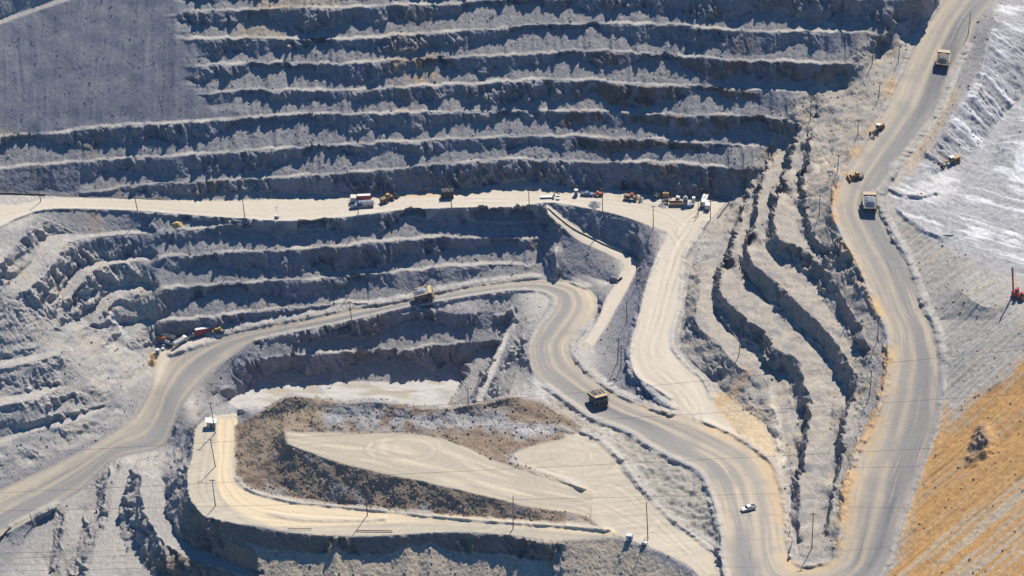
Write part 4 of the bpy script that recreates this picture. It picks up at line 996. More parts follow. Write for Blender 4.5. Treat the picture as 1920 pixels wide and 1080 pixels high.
d2 = copy_tree(dz); d2['label'] = 'yellow and blue bulldozer parked right of the red box truck'; place(d2, 410, 622, 401, 625); d2.matrix_world = d2.matrix_world @ Matrix.Scale(.75, 4)

# ---- wheel loaders on the bench road
def make_loader(cabc='yellow', bodyc='yellow'):
    t = thing('wheel_loader', '', 'wheel loader')
    for x in (-1.7, 1.7):
        for y in (-1.2, 1.2): wheel(t, x, y, .85, .6, 'yellow')
    MB().box(-3.4, -.4, -1.0, 1.0, 1.0, 2.3, .12, .06).build('engine_housing', M[bodyc], t, bevel=.06)
    MB().box(-.6, 2.3, -.7, .7, .9, 1.6).build('front_frame', M[bodyc], t)
    c = MB().box(-.6, .8, -.75, .75, 1.6, 3.2, .08, .05).build('cab', M[cabc], t, bevel=.05)
    MB().box(-.45, .7, -.79, -.74, 2.2, 3.0).box(-.45, .7, .74, .79, 2.2, 3.0).box(.74, .82, -.6, .6, 2.2, 3.0).build('window', M['glass'], c)
    b = MB()
    for y in (-.8, .65): b.prism([(1.3, 1.5), (1.6, 2.0), (3.9, .7), (3.8, .35)], y, y+.15)
    b.build('lift_arm', M[bodyc], t)
    MB().prism([(3.7, .1), (5.1, .1), (5.1, .2), (4.1, .35), (3.9, 1.2), (4.3, 1.6), (4.1, 1.6), (3.6, 1.1)], -1.5, 1.5).build('bucket', M['dark'], t)
    return t
wl = make_loader('red', 'shade_yellow'); wl['label'] = 'dusty yellow wheel loader with a red cab parked in front of the tunnel mouth'; place(wl, 1184, 374, 1202, 376); wl.matrix_world = wl.matrix_world @ Matrix.Scale(1.05, 4)
wl2 = make_loader('yellow', 'red'); wl2['label'] = 'small red and yellow loader parked left of the tunnel mouth'; place(wl2, 1121, 367, 1112, 367); wl2.matrix_world = wl2.matrix_world @ Matrix.Scale(.75, 4)
wl3 = make_loader('yellow', 'shade_yellow'); wl3['label'] = 'yellow loader with its bucket down, right of the red trailer on the bench road'; place(wl3, 727, 376, 738, 371); wl3.matrix_world = wl3.matrix_world @ Matrix.Scale(1.15, 4)

# ---- road trucks and trailers
def axle(t, xs, w=1.1, r=.5):
    for x in xs:
        for y in (-w, w): wheel(t, x, y, r, .35)
def make_truck_cab(t, x0, paint, hood=True):
    c = MB().prism([(x0, .7), (x0+2.8, .7), (x0+2.8, 1.6), (x0+1.5, 1.75), (x0+1.25, 2.7), (x0, 2.7)], -1.1, 1.1).build('cab', M[paint], t, bevel=.07)
    MB().prism([(x0+1.28, 2.6), (x0+1.5, 1.8), (x0+1.54, 1.82), (x0+1.32, 2.62)], -.95, .95).box(x0+.3, x0+1.15, -1.13, -1.1, 1.8, 2.5).box(x0+.3, x0+1.15, 1.1, 1.13, 1.8, 2.5).build('window', M['glass'], c)
    MB().box(x0+2.8, x0+2.86, -.7, .7, .9, 1.5).build('grille', M['dark'], c)
def tank_truck(lab, tank='white', cab='white'):
    t = thing('tank_truck', lab, 'tank truck'); axle(t, (-3.2, -2.0, 3.2)); make_truck_cab(t, 1.6, cab)
    MB().box(-4.2, 4.0, -.5, .5, .7, 1.0).build('chassis', M['dark'], t)
    k = MB().cyl((-4.3, 0, 1.95), (1.3, 0, 1.95), 1.05, 18).build('tank', M[tank], t, bevel=.12)
    MB().box(-4.0, 1.0, -.35, .35, 2.96, 3.05).cyl((-1.5, 0, 3.0), (-1.5, 0, 3.2), .3, 10).build('walkway', M['grey'], k)
    return t
def box_truck(lab, L=6.5):
    t = thing('box_truck', lab, 'box truck'); axle(t, (-L+2.6, -L+3.8, 3.0)); make_truck_cab(t, 1.6, 'cap')
    MB().box(-L+1, 4.0, -.5, .5, .7, 1.0).build('chassis', M['dark'], t)
    b = MB().box(-L+1, 1.3, -.95, .95, 1.05, 4.0).build('cargo_box', M['red'], t, bevel=.05)
    MB().box(-L+.95, 1.35, -1.0, 1.0, 4.0, 4.12).build('roof', M['white'], b)
    MB().box(-L+.94, -L+1, -.85, .85, 1.2, 3.8).build('door', M['red'], b)
    return t
t = tank_truck('white tank truck parked between the drill rig and the red box truck', 'white', 'white'); place(t, 340, 643.5, 352, 636)
t = tank_truck('white tank truck with a blue lower side parked in front of the red trailer', 'white', 'blue'); place(t, 684, 386.5, 674, 387)
t = box_truck('red box truck with a white roof parked on the outside of the haul road bend'); place(t, 372, 630, 362, 633)
def trailer(lab, paint, roof, L=8., h=2.6, w=1.3, z0=1.0, name='box_trailer', cat='trailer', wheels=True):
    t = thing(name, lab, cat)
    if wheels: axle(t, (-L/2+1, -L/2+2.2), w-.2)
    MB().box(-L/2, L/2, -w+.1, w-.1, z0-.3, z0).build('chassis', M['dark'], t)
    b = MB().box(-L/2, L/2, -w, w, z0, z0+h)
    for k in range(int(L)): b.box(-L/2+k+.3, -L/2+k+.5, -w-.05, w+.05, z0+.1, z0+h-.1)
    bo = b.build('box_body', M[paint], t)
    MB().box(-L/2-.05, L/2+.05, -w-.08, w+.08, z0+h, z0+h+.12).build('roof', M[roof], bo)
    MB().box(L/2, L/2+.06, -w+.15, w-.15, z0+.1, z0+h-.1).build('door', M[paint], bo)
    MB().cyl((L/2, 0, z0-.15), (L/2+1.4, 0, z0-.25), .1, 6).box(L/2-1, L/2-.8, -.6, -.4, 0, z0).box(L/2-1, L/2-.8, .4, .6, 0, z0).build('hitch', M['dark'], t)
    return t
t = trailer('red box trailer with a white roof parked on the bench road', 'red', 'white', 6.2, 2.7, .7); place(t, 682, 378, 660, 379)
t = trailer('long white office trailer at the right end of the bench road', 'white', 'white', 8., 2.8); place(t, 1320, 383, 1323, 376); t.matrix_world = t.matrix_world @ Matrix.Scale(.85, 4)
t = trailer('shorter cream trailer parked just in front of the white office trailer', 'cream', 'white', 5., 2.5); place(t, 1327, 391, 1329, 384); t.matrix_world = t.matrix_world @ Matrix.Scale(.85, 4)
t = trailer('small beige trailer parked at the left end of the red trailer', 'cream', 'cream', 2.6, 2.2); place(t, 663, 379, 661, 379)
# flat-bed trailer with a white deck
t = thing('flatbed_trailer', 'long low white flat trailer parked along the foot of the back wall', 'trailer'); axle(t, (-4, -3), 1.0)
MB().box(-5, 4.4, -1.3, 1.3, .9, 1.15).box(3.2, 4.4, -1.3, 1.3, 1.15, 1.7).build('deck', M['white'], t); MB().box(4.0, 4.7, -1.1, 1.1, 1.7, 3.6).build('headboard', M['dark'], t); place(t, 1027, 370.5, 1044, 370); t.matrix_world = t.matrix_world @ Matrix.Scale(.68, 4)

# ---- black screened electrical skid
t = thing('transformer_skid', 'big black steel skid with five pale posts on top on the bench road', 'electrical skid')
MB().box(-2.9, 2.9, -1.4, 1.4, .3, 3.9).build('cabinet', M['black'], t, bevel=.08); MB().box(-3.1, 3.1, -1.6, -1.1, 0, .3).box(-3.1, 3.1, 1.1, 1.6, 0, .3).build('skid', M['dark'], t)
for k in range(5):
    p_ = MB().cyl((-2.4+1.2*k, -.9, 3.9), (-2.4+1.2*k, -.9, 5.2), .13, 8).build('post', M['black'], t); MB().cyl((-2.4+1.2*k, -.9, 5.2), (-2.4+1.2*k, -.9, 5.45), .22, 8).build('insulator', M['white'], p_)
r_ = MB()
for k in range(9): r_.box(-2.7+.62*k, -2.58+.62*k, -1.48, -1.4, .5, 3.7)
r_.build('louvre', M['dark'], t); MB().cyl((-3.0, -1.2, .9), (-3.9, -1.3, .3), .12, 6).cyl((-3.9, -1.3, .3), (-3.9, -1.3, 1.0), .12, 6).build('cable_reel', M['grey'], t)
place(t, 839, 369.5, 858, 368.5); t.matrix_world = t.matrix_world @ Matrix.Scale(.95, 4)
t = thing('ventilation_fan', 'small black fan housing at the foot of the back wall left of the transformer skid', 'fan'); MB().box(-.9, .9, -.7, .7, 0, 1.5).build('housing', M['black'], t, bevel=.08); MB().cyl((0, -.7, .9), (0, -1.1, .9), .5, 14).build('duct', M['dark'], t); place(t, 797, 357, 806, 357)

# ---- yellow tanks, crusher
for (u, v, lab, band) in [(1231, 369, 'yellow round-topped tank with a white middle band beside the back wall', True), (1248, 370, 'plain yellow round-topped tank beside the back wall', False)]:
    t = thing('storage_tank', lab, 'tank'); k = MB().cyl((-1.7, 0, 1.75), (1.7, 0, 1.75), 1.3, 20).build('shell', M['yellow'], t, bevel=.15)
    if band: MB().cyl((-.45, 0, 1.75), (.45, 0, 1.75), 1.33, 20).build('band', M['white'], k)
    MB().box(-1.7, 1.7, -1.0, 1.0, 0, .55).box(-1.3, -1.0, -1.2, 1.2, .5, 1.2).box(1.0, 1.3, -1.2, 1.2, .5, 1.2).build('skid', M['rust'], t); MB().cyl((0, 0, 3.0), (0, 0, 3.3), .3, 10).build('hatch', M['grey'], k)
    place(t, u, v, u+10, v+.4); t.matrix_world = t.matrix_world @ Matrix.Scale(.85, 4)
t = thing('screening_plant', 'yellow screening plant with a dark tower and conveyor right of the bench road tanks', 'screening plant')
MB().box(-5.4, 2.4, -1.5, 1.5, .8, 1.2).box(-5.4, 2.4, -1.5, -1.3, 1.2, 2.3).box(-5.4, 2.4, 1.3, 1.5, 1.2, 2.3).box(-5.4, -5.2, -1.5, 1.5, 1.2, 2.3).build('hopper', M['yellow'], t)
MB().box(-4.8, 2.0, -1.2, 1.2, 1.2, 1.35).build('belt', M['black'], t)
tw_ = MB().box(2.6, 5.2, -1.4, 1.4, 0, 5.2).box(2.9, 4.9, -1.2, 1.2, 5.2, 6.2, .3, .2).build('tower', M['grey'], t, bevel=.06)
MB().box(2.9, 4.9, -1.46, -1.4, 2.8, 4.6).build('panel', M['dark'], tw_)
MB().prism([(5.2, 1.0), (9.5, 3.2), (9.5, 3.7), (5.2, 1.5)], -.5, .5).build('conveyor', M['cream'], t)
for x in (-5, -2, 1.5):
    for y in (-1.35, 1.2): MB().box(x, x+.18, y, y+.15, 0, .8).build('leg', M['dark'], t)
MB().cyl((8.6, -.4, 0), (8.6, -.4, 2.8), .1, 6).cyl((8.6, .4, 0), (8.6, .4, 2.8), .1, 6).build('leg', M['dark'], t)
place(t, 1272, 385, 1290, 385); t.matrix_world = t.matrix_world @ Matrix.Scale(.78, 4)
t = thing('screw_feeder', 'dark feeder machine on its own gravel heap left of the screening plant', 'feeder'); MB().box(-1.6, 1.6, -.8, .8, .9, 1.7, .1).build('body', M['dark'], t); MB().cyl((-1.4, 0, 1.4), (2.2, 0, 2.8), .3, 10).build('screw_tube', M['grey'], t)
for x in (-1.3, 1.1):
    for y in (-.7, .5): MB().box(x, x+.18, y, y+.18, 0, .9).build('leg', M['dark'], t)
place(t, 1247, 381, 1260, 381)
t = thing('generator_box', 'small pale blue generator behind the screening plant conveyor', 'generator'); b_ = MB().box(-1, 1, -.7, .7, .3, 1.7).build('housing', M['lblue'], t, bevel=.06); MB().box(-1.1, 1.1, -.75, .75, 0, .3).build('skid', M['dark'], t); MB().cyl((.6, .3, 1.7), (.6, .3, 2.3), .08, 8).build('exhaust', M['dark'], b_); place(t, 1292, 388.5, 1300, 388)
t = thing('cement_silo', 'white upright silo standing right of the screening plant', 'silo'); MB().cyl((0, 0, 1.4), (0, 0, 4.0), .8, 16).cyl((0, 0, .7), (0, 0, 1.4), .25, 16, .8).build('shell', M['white'], t)
for a in range(4): MB().box(.6*math.cos(a*1.571+.78)-.08, .6*math.cos(a*1.571+.78)+.08, .6*math.sin(a*1.571+.78)-.08, .6*math.sin(a*1.571+.78)+.08, 0, 1.5).build('leg', M['grey'], t)
place(t, 1300, 383.5, 1310, 383.5)

# ---- toilets, hut, light towers
def toilet(lab, u, v, sc=1., c='lblue'):
    t = thing('portable_toilet', lab, 'portable toilet'); b_ = MB().box(-.6, .6, -.6, .6, .1, 2.2).box(-.62, .62, -.66, -.6, .12, .3).build('cabin', M[c], t, bevel=.04); MB().box(-.66, .66, -.66, .66, 2.2, 2.4, .1, .1).build('roof', M['white'], t)
    d_ = MB().box(-.42, .42, -.64, -.6, .3, 2.0).build('door', M['blue'], b_); MB().box(.25, .33, -.68, -.64, 1.0, 1.15).build('handle', M['grey'], d_); place(t, u, v, u+10, v); t.matrix_world = t.matrix_world @ Matrix.Scale(sc, 4)
toilet('single blue portable toilet beside the orange sand heaps', 296, 664, 1.25); toilet('blue portable toilet at the foot of the back wall beside the white flat trailer', 1080, 366.5, 1.35)
t = thing('portable_cabin', 'blue and white cabin on the lower plateau edge left of the tall pole', 'cabin'); b_ = MB().box(-1.1, 1.1, -.9, .9, .1, 2.3).build('cabin', M['lblue'], t, bevel=.05); MB().box(-1.2, 1.2, -1.0, 1.0, 2.3, 2.5, .12, .12).build('roof', M['white'], t)
d_ = MB().box(-.9, -.2, -.95, -.9, .2, 2.0).build('door', M['white'], b_); MB().box(-.35, -.28, -.98, -.95, 1.0, 1.15).build('handle', M['dark'], d_); MB().box(.2, .9, -.94, -.9, 1.1, 1.8).build('window', M['glass'], b_); place(t, 1181, 1011.5, 1192, 1013)
t = thing('guard_hut', 'small cream hut with a flat white roof on the upper left of the lower plateau', 'hut'); b_ = MB().box(-1.6, 1.6, -1.2, 1.2, 0, 2.5).build('wall', M['cream'], t); MB().add([(-2.3,-1.6,2.9),(2.0,-1.6,2.5),(2.0,1.6,2.5),(-2.3,1.6,2.9),(-2.3,-1.6,3.1),(2.0,-1.6,2.7),(2.0,1.6,2.7),(-2.3,1.6,3.1)], [(3,2,1,0),(4,5,6,7),(0,1,5,4),(1,2,6,5),(2,3,7,6),(3,0,4,7)]).build('roof', M['white'], t)
d_ = MB().box(-.5, .4, -1.26, -1.2, .05, 2.0).build('door', M['dark'], b_); MB().box(.25, .32, -1.3, -1.26, 1.0, 1.15).build('handle', M['grey'], d_); MB().box(.7, 1.3, -1.25, -1.2, 1.1, 1.8).build('window', M['glass'], b_); place(t, 397, 799.5, 409, 799.5); t.matrix_world = t.matrix_world @ Matrix.Scale(1.1, 4)
def light_tower(lab, u, v, h=6., sc=1.):
    t = thing('light_tower', lab, 'light tower'); b_ = MB().box(-.9, .9, -.6, .6, .4, 1.5, .05).build('generator', M['white'], t, bevel=.05); MB().box(-.92, .92, -.62, .62, .4, .7).build('skirt', M['blue'], b_)
    for y in (-.65, .65): wheel(t, -.1, y, .35, .22)
    m_ = MB().cyl((.2, 0, 1.5), (.2, 0, h), .07, 8).build('mast', M['grey'], t)
    for y in (-.5, .5): MB().box(.1, .35, y-.25, y+.25, h-.2, h+.15).build('lamp', M['grey'], m_)
    MB().cyl((.9, 0, .5), (2.0, 0, .35), .06, 6).build('hitch', M['dark'], t); place(t, u, v, u+10, v+2); t.matrix_world = t.matrix_world @ Matrix.Scale(sc, 4)
light_tower('white trailer light tower right of the tall pole on the lower plateau edge', 1208, 1022, 3., 1.1); light_tower('small white and blue light tower at the front edge of the bench road', 519, 409, 6.)
light_tower('slim light tower standing behind the screening plant', 1271, 373, 9.)

# ---- drill rig on the pad
t = thing('drill_rig', 'black and orange drill rig parked on the pad beside the haul road', 'drill rig')
for y in (-1.5, 1.5): MB().prism([(-3.2, .1), (3.0, .1), (3.6, .6), (3.1, 1.1), (-3.2, 1.1), (-3.8, .6)], y-.4, y+.4).build('track', M['black'], t, bevel=.08)
MB().box(-4.6, 4.6, -2.0, 2.0, 1.1, 1.6).build('deck', M['grey'], t, bevel=.05); MB().box(-3.6, .6, -1.4, 1.4, 1.6, 3.2, .1, .1).build('engine_housing', M['orange'], t, bevel=.07)
c = MB().box(2.2, 4.4, .2, 2.0, 1.6, 3.8, .1, .05).build('cab', M['black'], t, bevel=.06); MB().box(2.4, 4.2, 1.95, 2.03, 2.4, 3.6).box(4.32, 4.42, .4, 1.8, 2.4, 3.6).build('window', M['glass'], c)
ms = MB()
for y in (-.45, .45):
    for z in (3.5, 4.4): ms.cyl((-6.5, y, z), (5.2, y, z), .1, 6)
for k in range(11): ms.cyl((-6.3+k*1.1, -.45, 3.5), (-5.2+k*1.1, -.45, 4.4), .06, 6).cyl((-6.3+k*1.1, .45, 3.5), (-5.2+k*1.1, .45, 4.4), .06, 6)
ms.build('mast', M['grey'], t); MB().box(-4.4, -3.7, -1.9, -1.2, 1.6, 3.0).box(1.0, 1.8, -1.9, -1.0, 1.6, 2.6).build('tool_box', M['white'], t)
for x in (-4.3, 4.2):
    for y in (-1.7, 1.7): MB().cyl((x, y, .15), (x, y, 1.4), .16, 8).cyl((x, y, 0), (x, y, .15), .4, 10).build('jack', M['red'], t)
place(t, 311, 642, 325, 646); t.matrix_world = t.matrix_world @ Matrix.Scale(1.02, 4)
# ---- red drills at the right edge
for (u, v, lab, hh, cc) in [(1904, 556, 'red drill with a tall mast on the pale bench at the right edge', 11.5, 'red'), (1916, 561, 'orange-red compressor right next to the tall red drill at the photo edge', 3.4, 'orange')]:
    t = thing('blast_hole_drill' if hh > 5 else 'air_compressor', lab, 'drill' if hh > 5 else 'compressor')
    MB().box(-1.2, 1.2, -.9, .9, .5, 2.2, .05, .05).build('housing', M[cc], t, bevel=.06)
    for y in (-.8, .8): MB().prism([(-1.4, .05), (1.4, .05), (1.6, .3), (1.4, .6), (-1.4, .6), (-1.6, .3)], y-.22, y+.22).build('track', M['black'], t)
    if hh > 5:
        m_ = MB().box(-.9, -.5, -.3, .3, .5, hh).cyl((-.95, 0, .2), (-.95, 0, hh-.5), .1, 8).build('mast', M['red'], t); MB().box(-1.0, -.4, -.4, .4, hh, hh+.4).build('mast_head', M['dark'], m_)
        c = MB().box(.1, 1.2, -.8, .8, 2.2, 3.6, .08, .06).build('cab', M['red'], t, bevel=.05); MB().box(.3, 1.0, -.84, -.74, 2.6, 3.4).build('window', M['glass'], c)
    else:
        MB().box(-.9, .9, -.7, .7, 2.2, 3.2, .2, .2).build('hood', M['red'], t); MB().box(-.8, .8, -.94, -.9, .8, 1.9).build('panel', M['dark'], t)
    place(t, u, v, u+12, v+3); t.matrix_world = t.matrix_world @ Matrix.Scale(1.15, 4)

# ---- heaps
def heap(name, lab, cat, u, v, rx, ry, h, m, seed):
    p = G(u, v); n, k = 13, 30; V, F = [], []
    g = np.random.default_rng(seed)
    for i in range(n):
        q = i/(n-1)
        for j in range(k):
            a = 2*math.pi*j/k; rr = 1+.12*math.sin(2*a+seed)+.08*math.sin(5*a+2*seed)
            V.append((rx*q*rr*math.cos(a), ry*q*rr*math.sin(a), h*(1-q)**.92*(1+.06*math.sin(7*a)) - .35*q + .1*(g.random()-.5)))
    for i in range(n-1):
        for j in range(k): F.append((i*k+j, (i+1)*k+j, (i+1)*k+(j+1) % k, i*k+(j+1) % k))
    o = MB().add(V, F).build(name, m, smooth=True); nrm = GN(u, v); o.matrix_world = Matrix.Translation(p) @ nrm.to_track_quat('Z', 'Y').to_matrix().to_4x4(); tag(o, lab, cat)
heap('sand_heap', 'upper of the two orange sand heaps beside the blue portable toilet', 'sand heap', 289, 668, 2.7, 3.0, 2., M['sand'], 1)
heap('sand_heap', 'lower of the two orange sand heaps, down the slope from the blue portable toilet', 'sand heap', 285, 681, 2.4, 2.8, 2.2, M['sand'], 2)
heap('sand_heap', 'low tan sand heap on the narrow bench below the long road', 'sand heap', 331, 422, 4.0, 3.0, 1.7, M['sand'], 3)
heap('sand_heap', 'tiny tan heap right of the low heap on the narrow bench', 'sand heap', 431, 417, 1.4, 1.4, 1.0, M['sand'], 4)
heap('gravel_heap', 'grey gravel heap on the front part of the bench road', 'gravel heap', 1115, 385, 3.6, 3.6, 2.2, M['gravel'], 5)
heap('gravel_heap', 'dusty gravel heap under the dark feeder on the bench road', 'gravel heap', 1241, 385, 2.4, 2.2, 1.1, M['gravel'], 6)

# ---- tunnel into the back wall
a0 = G(1170.3, 357); tn = MB(); nseg = 12; ring = [(-1.6, -.3)] + [(-1.6, 2.0)] + [(1.6*math.cos(math.pi-k*math.pi/8), 2.0+1.7*math.sin(k*math.pi/8)) for k in range(1, 8)] + [(1.6, 2.0), (1.6, -.3)]
V, F = [], []
for yy in (-.9, 11.):
    for (xx, zz) in ring: V.append((xx, yy, zz))
m_ = len(ring); F = [(i, i+1, i+1+m_, i+m_) for i in range(m_-1)] + [tuple(range(m_, 2*m_)), (0, m_, 2*m_-1, m_-1)]
tn.add(V, F)
tu = thing('tunnel_mouth', 'dark arched tunnel mouth in the foot of the back wall', 'tunnel'); tn.build('lining', M['tunnel'], tu)
fr = MB()
for k in range(m_-1):
    (x0, z0), (x1, z1) = ring[k], ring[k+1]; fr.tube([(x0, -1.0, z0), (x1, -1.0, z1)], .2, 6)
fr.build('portal_frame', M['dark'], tu); tu.location = a0 + Vector((0, 1.2, 0))

# ---- pipes and lying poles
def pipe(P, r, lab, name='pipeline', m='pipe', up=.35, cat='pipe', n=40):
    C = catmull([(a, b) for a, b in P], n) if len(P) > 2 else np.array([[P[0][0]+(P[1][0]-P[0][0])*q, P[0][1]+(P[1][1]-P[0][1])*q] for q in np.linspace(0, 1, n)])
    pts = [G(a, b)+Vector((0, 0, up)) for a, b in C]
    z = gsm_list([p.z for p in pts]); pts = [Vector((p.x, p.y, max(q, p.z-up+r))) for p, q in zip(pts, z)]
    tag(MB().tube(pts, r, 7).build(name, M[m], smooth=True), lab, cat)
def gsm_list(z):
    z = np.array(z); return np.convolve(np.pad(z, 2, mode='edge'), np.ones(5)/5, 'valid')
pipe([(-40, 362), (0, 363.5), (45, 365), (85, 366.5)], .35, 'thick black pipe along the left end of the back wall foot')
pipe([(58, 364.5), (130, 368), (240, 371.5), (318, 374.5)], .16, 'thin black pipe lying along the back of the bench road at the left')
pipe([(1177, 362), (1215, 364), (1250, 367.5), (1300, 371), (1340, 373), (1362, 377), (1368, 381), (1360, 392), (1345, 410)], .26, 'black pipe along the back wall foot right of the tunnel', n=70)
pipe([(1027, 391), (1050, 411), (1075, 430), (1100, 443), (1130, 458), (1160, 471), (1185, 481), (1194, 488)], .26, 'black pipe running down beside the short ramp', n=70)
pipe([(1131, 404), (1125, 415), (1123, 430), (1124, 445), (1128, 452)], .2, 'pale hose hanging down the rock face to the short ramp', name='hose', m='cream')
pipe([(667, 996.5), (736, 997)], .2, 'dismantled pole lying on the lower plateau edge with its crossarm', name='fallen_pole', m='rust', up=.5, cat='pole')
pipe([(540, 992.5), (585, 993)], .14, 'thin dismantled mast lying on the lower plateau edge left of the fallen pole', name='fallen_mast', m='rust', up=.5, cat='mast')
# ---- utility poles
POLES = [(73,342,77,378,0,'left-hand pole on the bench road, where the road bends towards the viewer'), (253,353,258,394,0,'second pole from the left along the front edge of the bench road'), (457,368,459,408,0,'pole at the front edge of the bench road left of the small light tower'),
(669,352,672,401,1,'pole standing in front of the white tank truck and red trailer'), (844,350,847,389,1,'pole in front of the black transformer skid'), (667,469,669,509,0,'pole on a narrow bench halfway down the middle wall'),
(992,346,994,387,1,'pole at the bench road edge just left of the short ramp head'), (1128,354,1130,395,1,'pole beside the grey gravel heap on the bench road'), (1223,387,1225,427,1,'pole with a crossarm at the left corner of the white road head'),
(1258,330,1259,371,1,'pole behind the yellow tanks against the back wall'), (1327,334,1328,371,1,'pole with lamps behind the white office trailer'), (1313,354,1314,391,1,'pole just left of the white office trailer'),
(1330,377,1332,413,1,'pole in front of the cream trailer'), (1308,381,1309,405,0,'short pole between the screening plant and the cream trailer'), (1392,287,1393,315,0,'pole on the first bench at the right end of the back wall'),
(1212,436,1212,477,0,'pole on the slope left of the white road'), (1192,496,1194,537,0,'pole below the bend of the short ramp'), (1572,294,1573,325,1,'pole with a crossarm left of the small bulldozer on the right road'),
(1534,366,1535,407,1,'pole with a crossarm on the tan slope left of the truck in the bend'), (1567,445,1569,478,1,'pole with a crossarm on the slope below the truck in the bend'), (1599,519,1602,556,0,'pole on the slope left of the right road at mid height'),
(1753,-16,1753,11,0,'pole at the top edge of the photo beside the haul road'), (1709,22,1709,60,1,'pole with a long side arm at the top right corner of the back wall'), (1815,26,1815,66,0,'pole on the right side of the haul road above the topmost truck'),
(1684,85,1684,116,0,'pole left of the haul road level with the topmost truck'), (1635,90,1635,122,0,'pole at the right end of the second bench from the top'), (1647,154,1647,183,1,'pole beside the orange patch left of the haul road'),
(1518,184,1519,225,0,'pole at the right end of the middle back-wall bench'), (1607,227,1609,254,1,'pole with a crossarm left of the upper grader'), (399,752,404,812,1,'tall pole beside the cream hut'),
(657,564,660,603,1,'pole on the inside edge of the long ramp above the pit floor'), (877,724,878,760,0,'pole rising behind the stockpile at the end of the pit floor'), (982,630,983,664,0,'pole on the inside of the S-bend'),
(1173,562,1176,604,0,'single pole on the slope between the short ramp and the white road'), (1159,633,1158,679,2,'left of the twin poles beside the white road, with two crossarms'), (1163,646,1164,689,2,'right of the twin poles beside the white road, standing a little lower'),
(1387,622,1385,668,0,'pole on the pale bench above the dark rock knob'), (1643,597,1644,639,1,'pole with a crossarm at the left edge of the right road above mid height'), (1629,692,1630,743,1,'pole with a plain crossarm left of the right road, a cable crossing below'),
(399,821,404,875,1,'pole at the left end of the loop road on the lower plateau'), (402,896,404,949,1,'pole with a crossarm at the lower left corner of the plateau'), (59,961,62,986,0,'short leaning pole on the pale flat in the lower left corner'),
(686,906,689,967,0,'pole in front of the stockpile face'), (962,926,962,991,0,'brown pole between the stockpile toe and the plateau edge'), (1209,936,1215,1012,0,'tallest pole, leaning slightly, beside the blue and white cabin'),
(1573,821,1577,879,1,'pole at the left edge of the right road below the twin bends'), (1519,957,1522,1028,1,'pole with a crossarm inside the hairpin at the bottom')]
for k, (ut, vt, ub_, vb, arms, lab) in enumerate(POLES):
    p = G(ub_, vb); sc_ = FPX/((p.y)*CP + (HC-p.z)*SP)
    h = (vb-vt)/(sc_*CP); lean = (ut-ub_)/sc_
    o = tag(MB().cyl((0, 0, -.6), (lean, 0, h), .21, 8, .14).build('utility_pole', M['wood']), lab, 'pole', 'utility poles along the roads and benches')
    o.location = p
    for a in range(arms):
        zz = h-.5-1.2*a; cx = lean*zz/h
        ar = MB().box(cx-1.15, cx+1.15, -.1, .1, zz-.1, zz+.1).build('crossarm', M['wood'], o)
        q = MB()
        for dx in (-1.05, -.5, .5, 1.05): q.cyl((cx+dx, 0, zz+.1), (cx+dx, 0, zz+.35), .07, 6)
        q.build('insulator', M['grey'], ar)
# ---- the power lines that cross the foreground
LN = [(1040,740,1920,655),(0,852,1920,739),(0,924,1920,832),(0,958,1920,914),(0,1037,1920,995),(0,1047,1920,1004),(0,1059,1920,1018),(0,1071,1920,1030)]
LL = ['faint cable crossing the white road above the haul truck', 'highest full-width cable, crossing the stockpile top', 'second full-width cable, crossing the turning circle', 'third full-width cable, crossing just below the stockpile toe',
      'fourth full-width cable, uppermost of the close set of four at the bottom', 'fifth full-width cable, second of the close set of four at the bottom', 'sixth full-width cable, third of the close set of four at the bottom', 'lowest full-width cable, nearest the bottom edge']
for (u0, v0, u1, v1), lab in zip(LN, LL):
    pts = []
    for q in np.linspace(-.35, 1.35, 60):
        u = u0+(u1-u0)*q; v = v0+(v1-v0)*q
        dx, dy, dz_ = ray(u, v); t_ = (720.+14*q)/float(dy); pts.append(Vector((float(dx)*t_, float(dy)*t_, HC+float(dz_)*t_ + 1.2*((q-.5)**2-.25))))
    tag(MB().tube(pts, .048, 5).build('power_line', M['pipe']), lab, 'cable', 'power lines crossing the foreground')

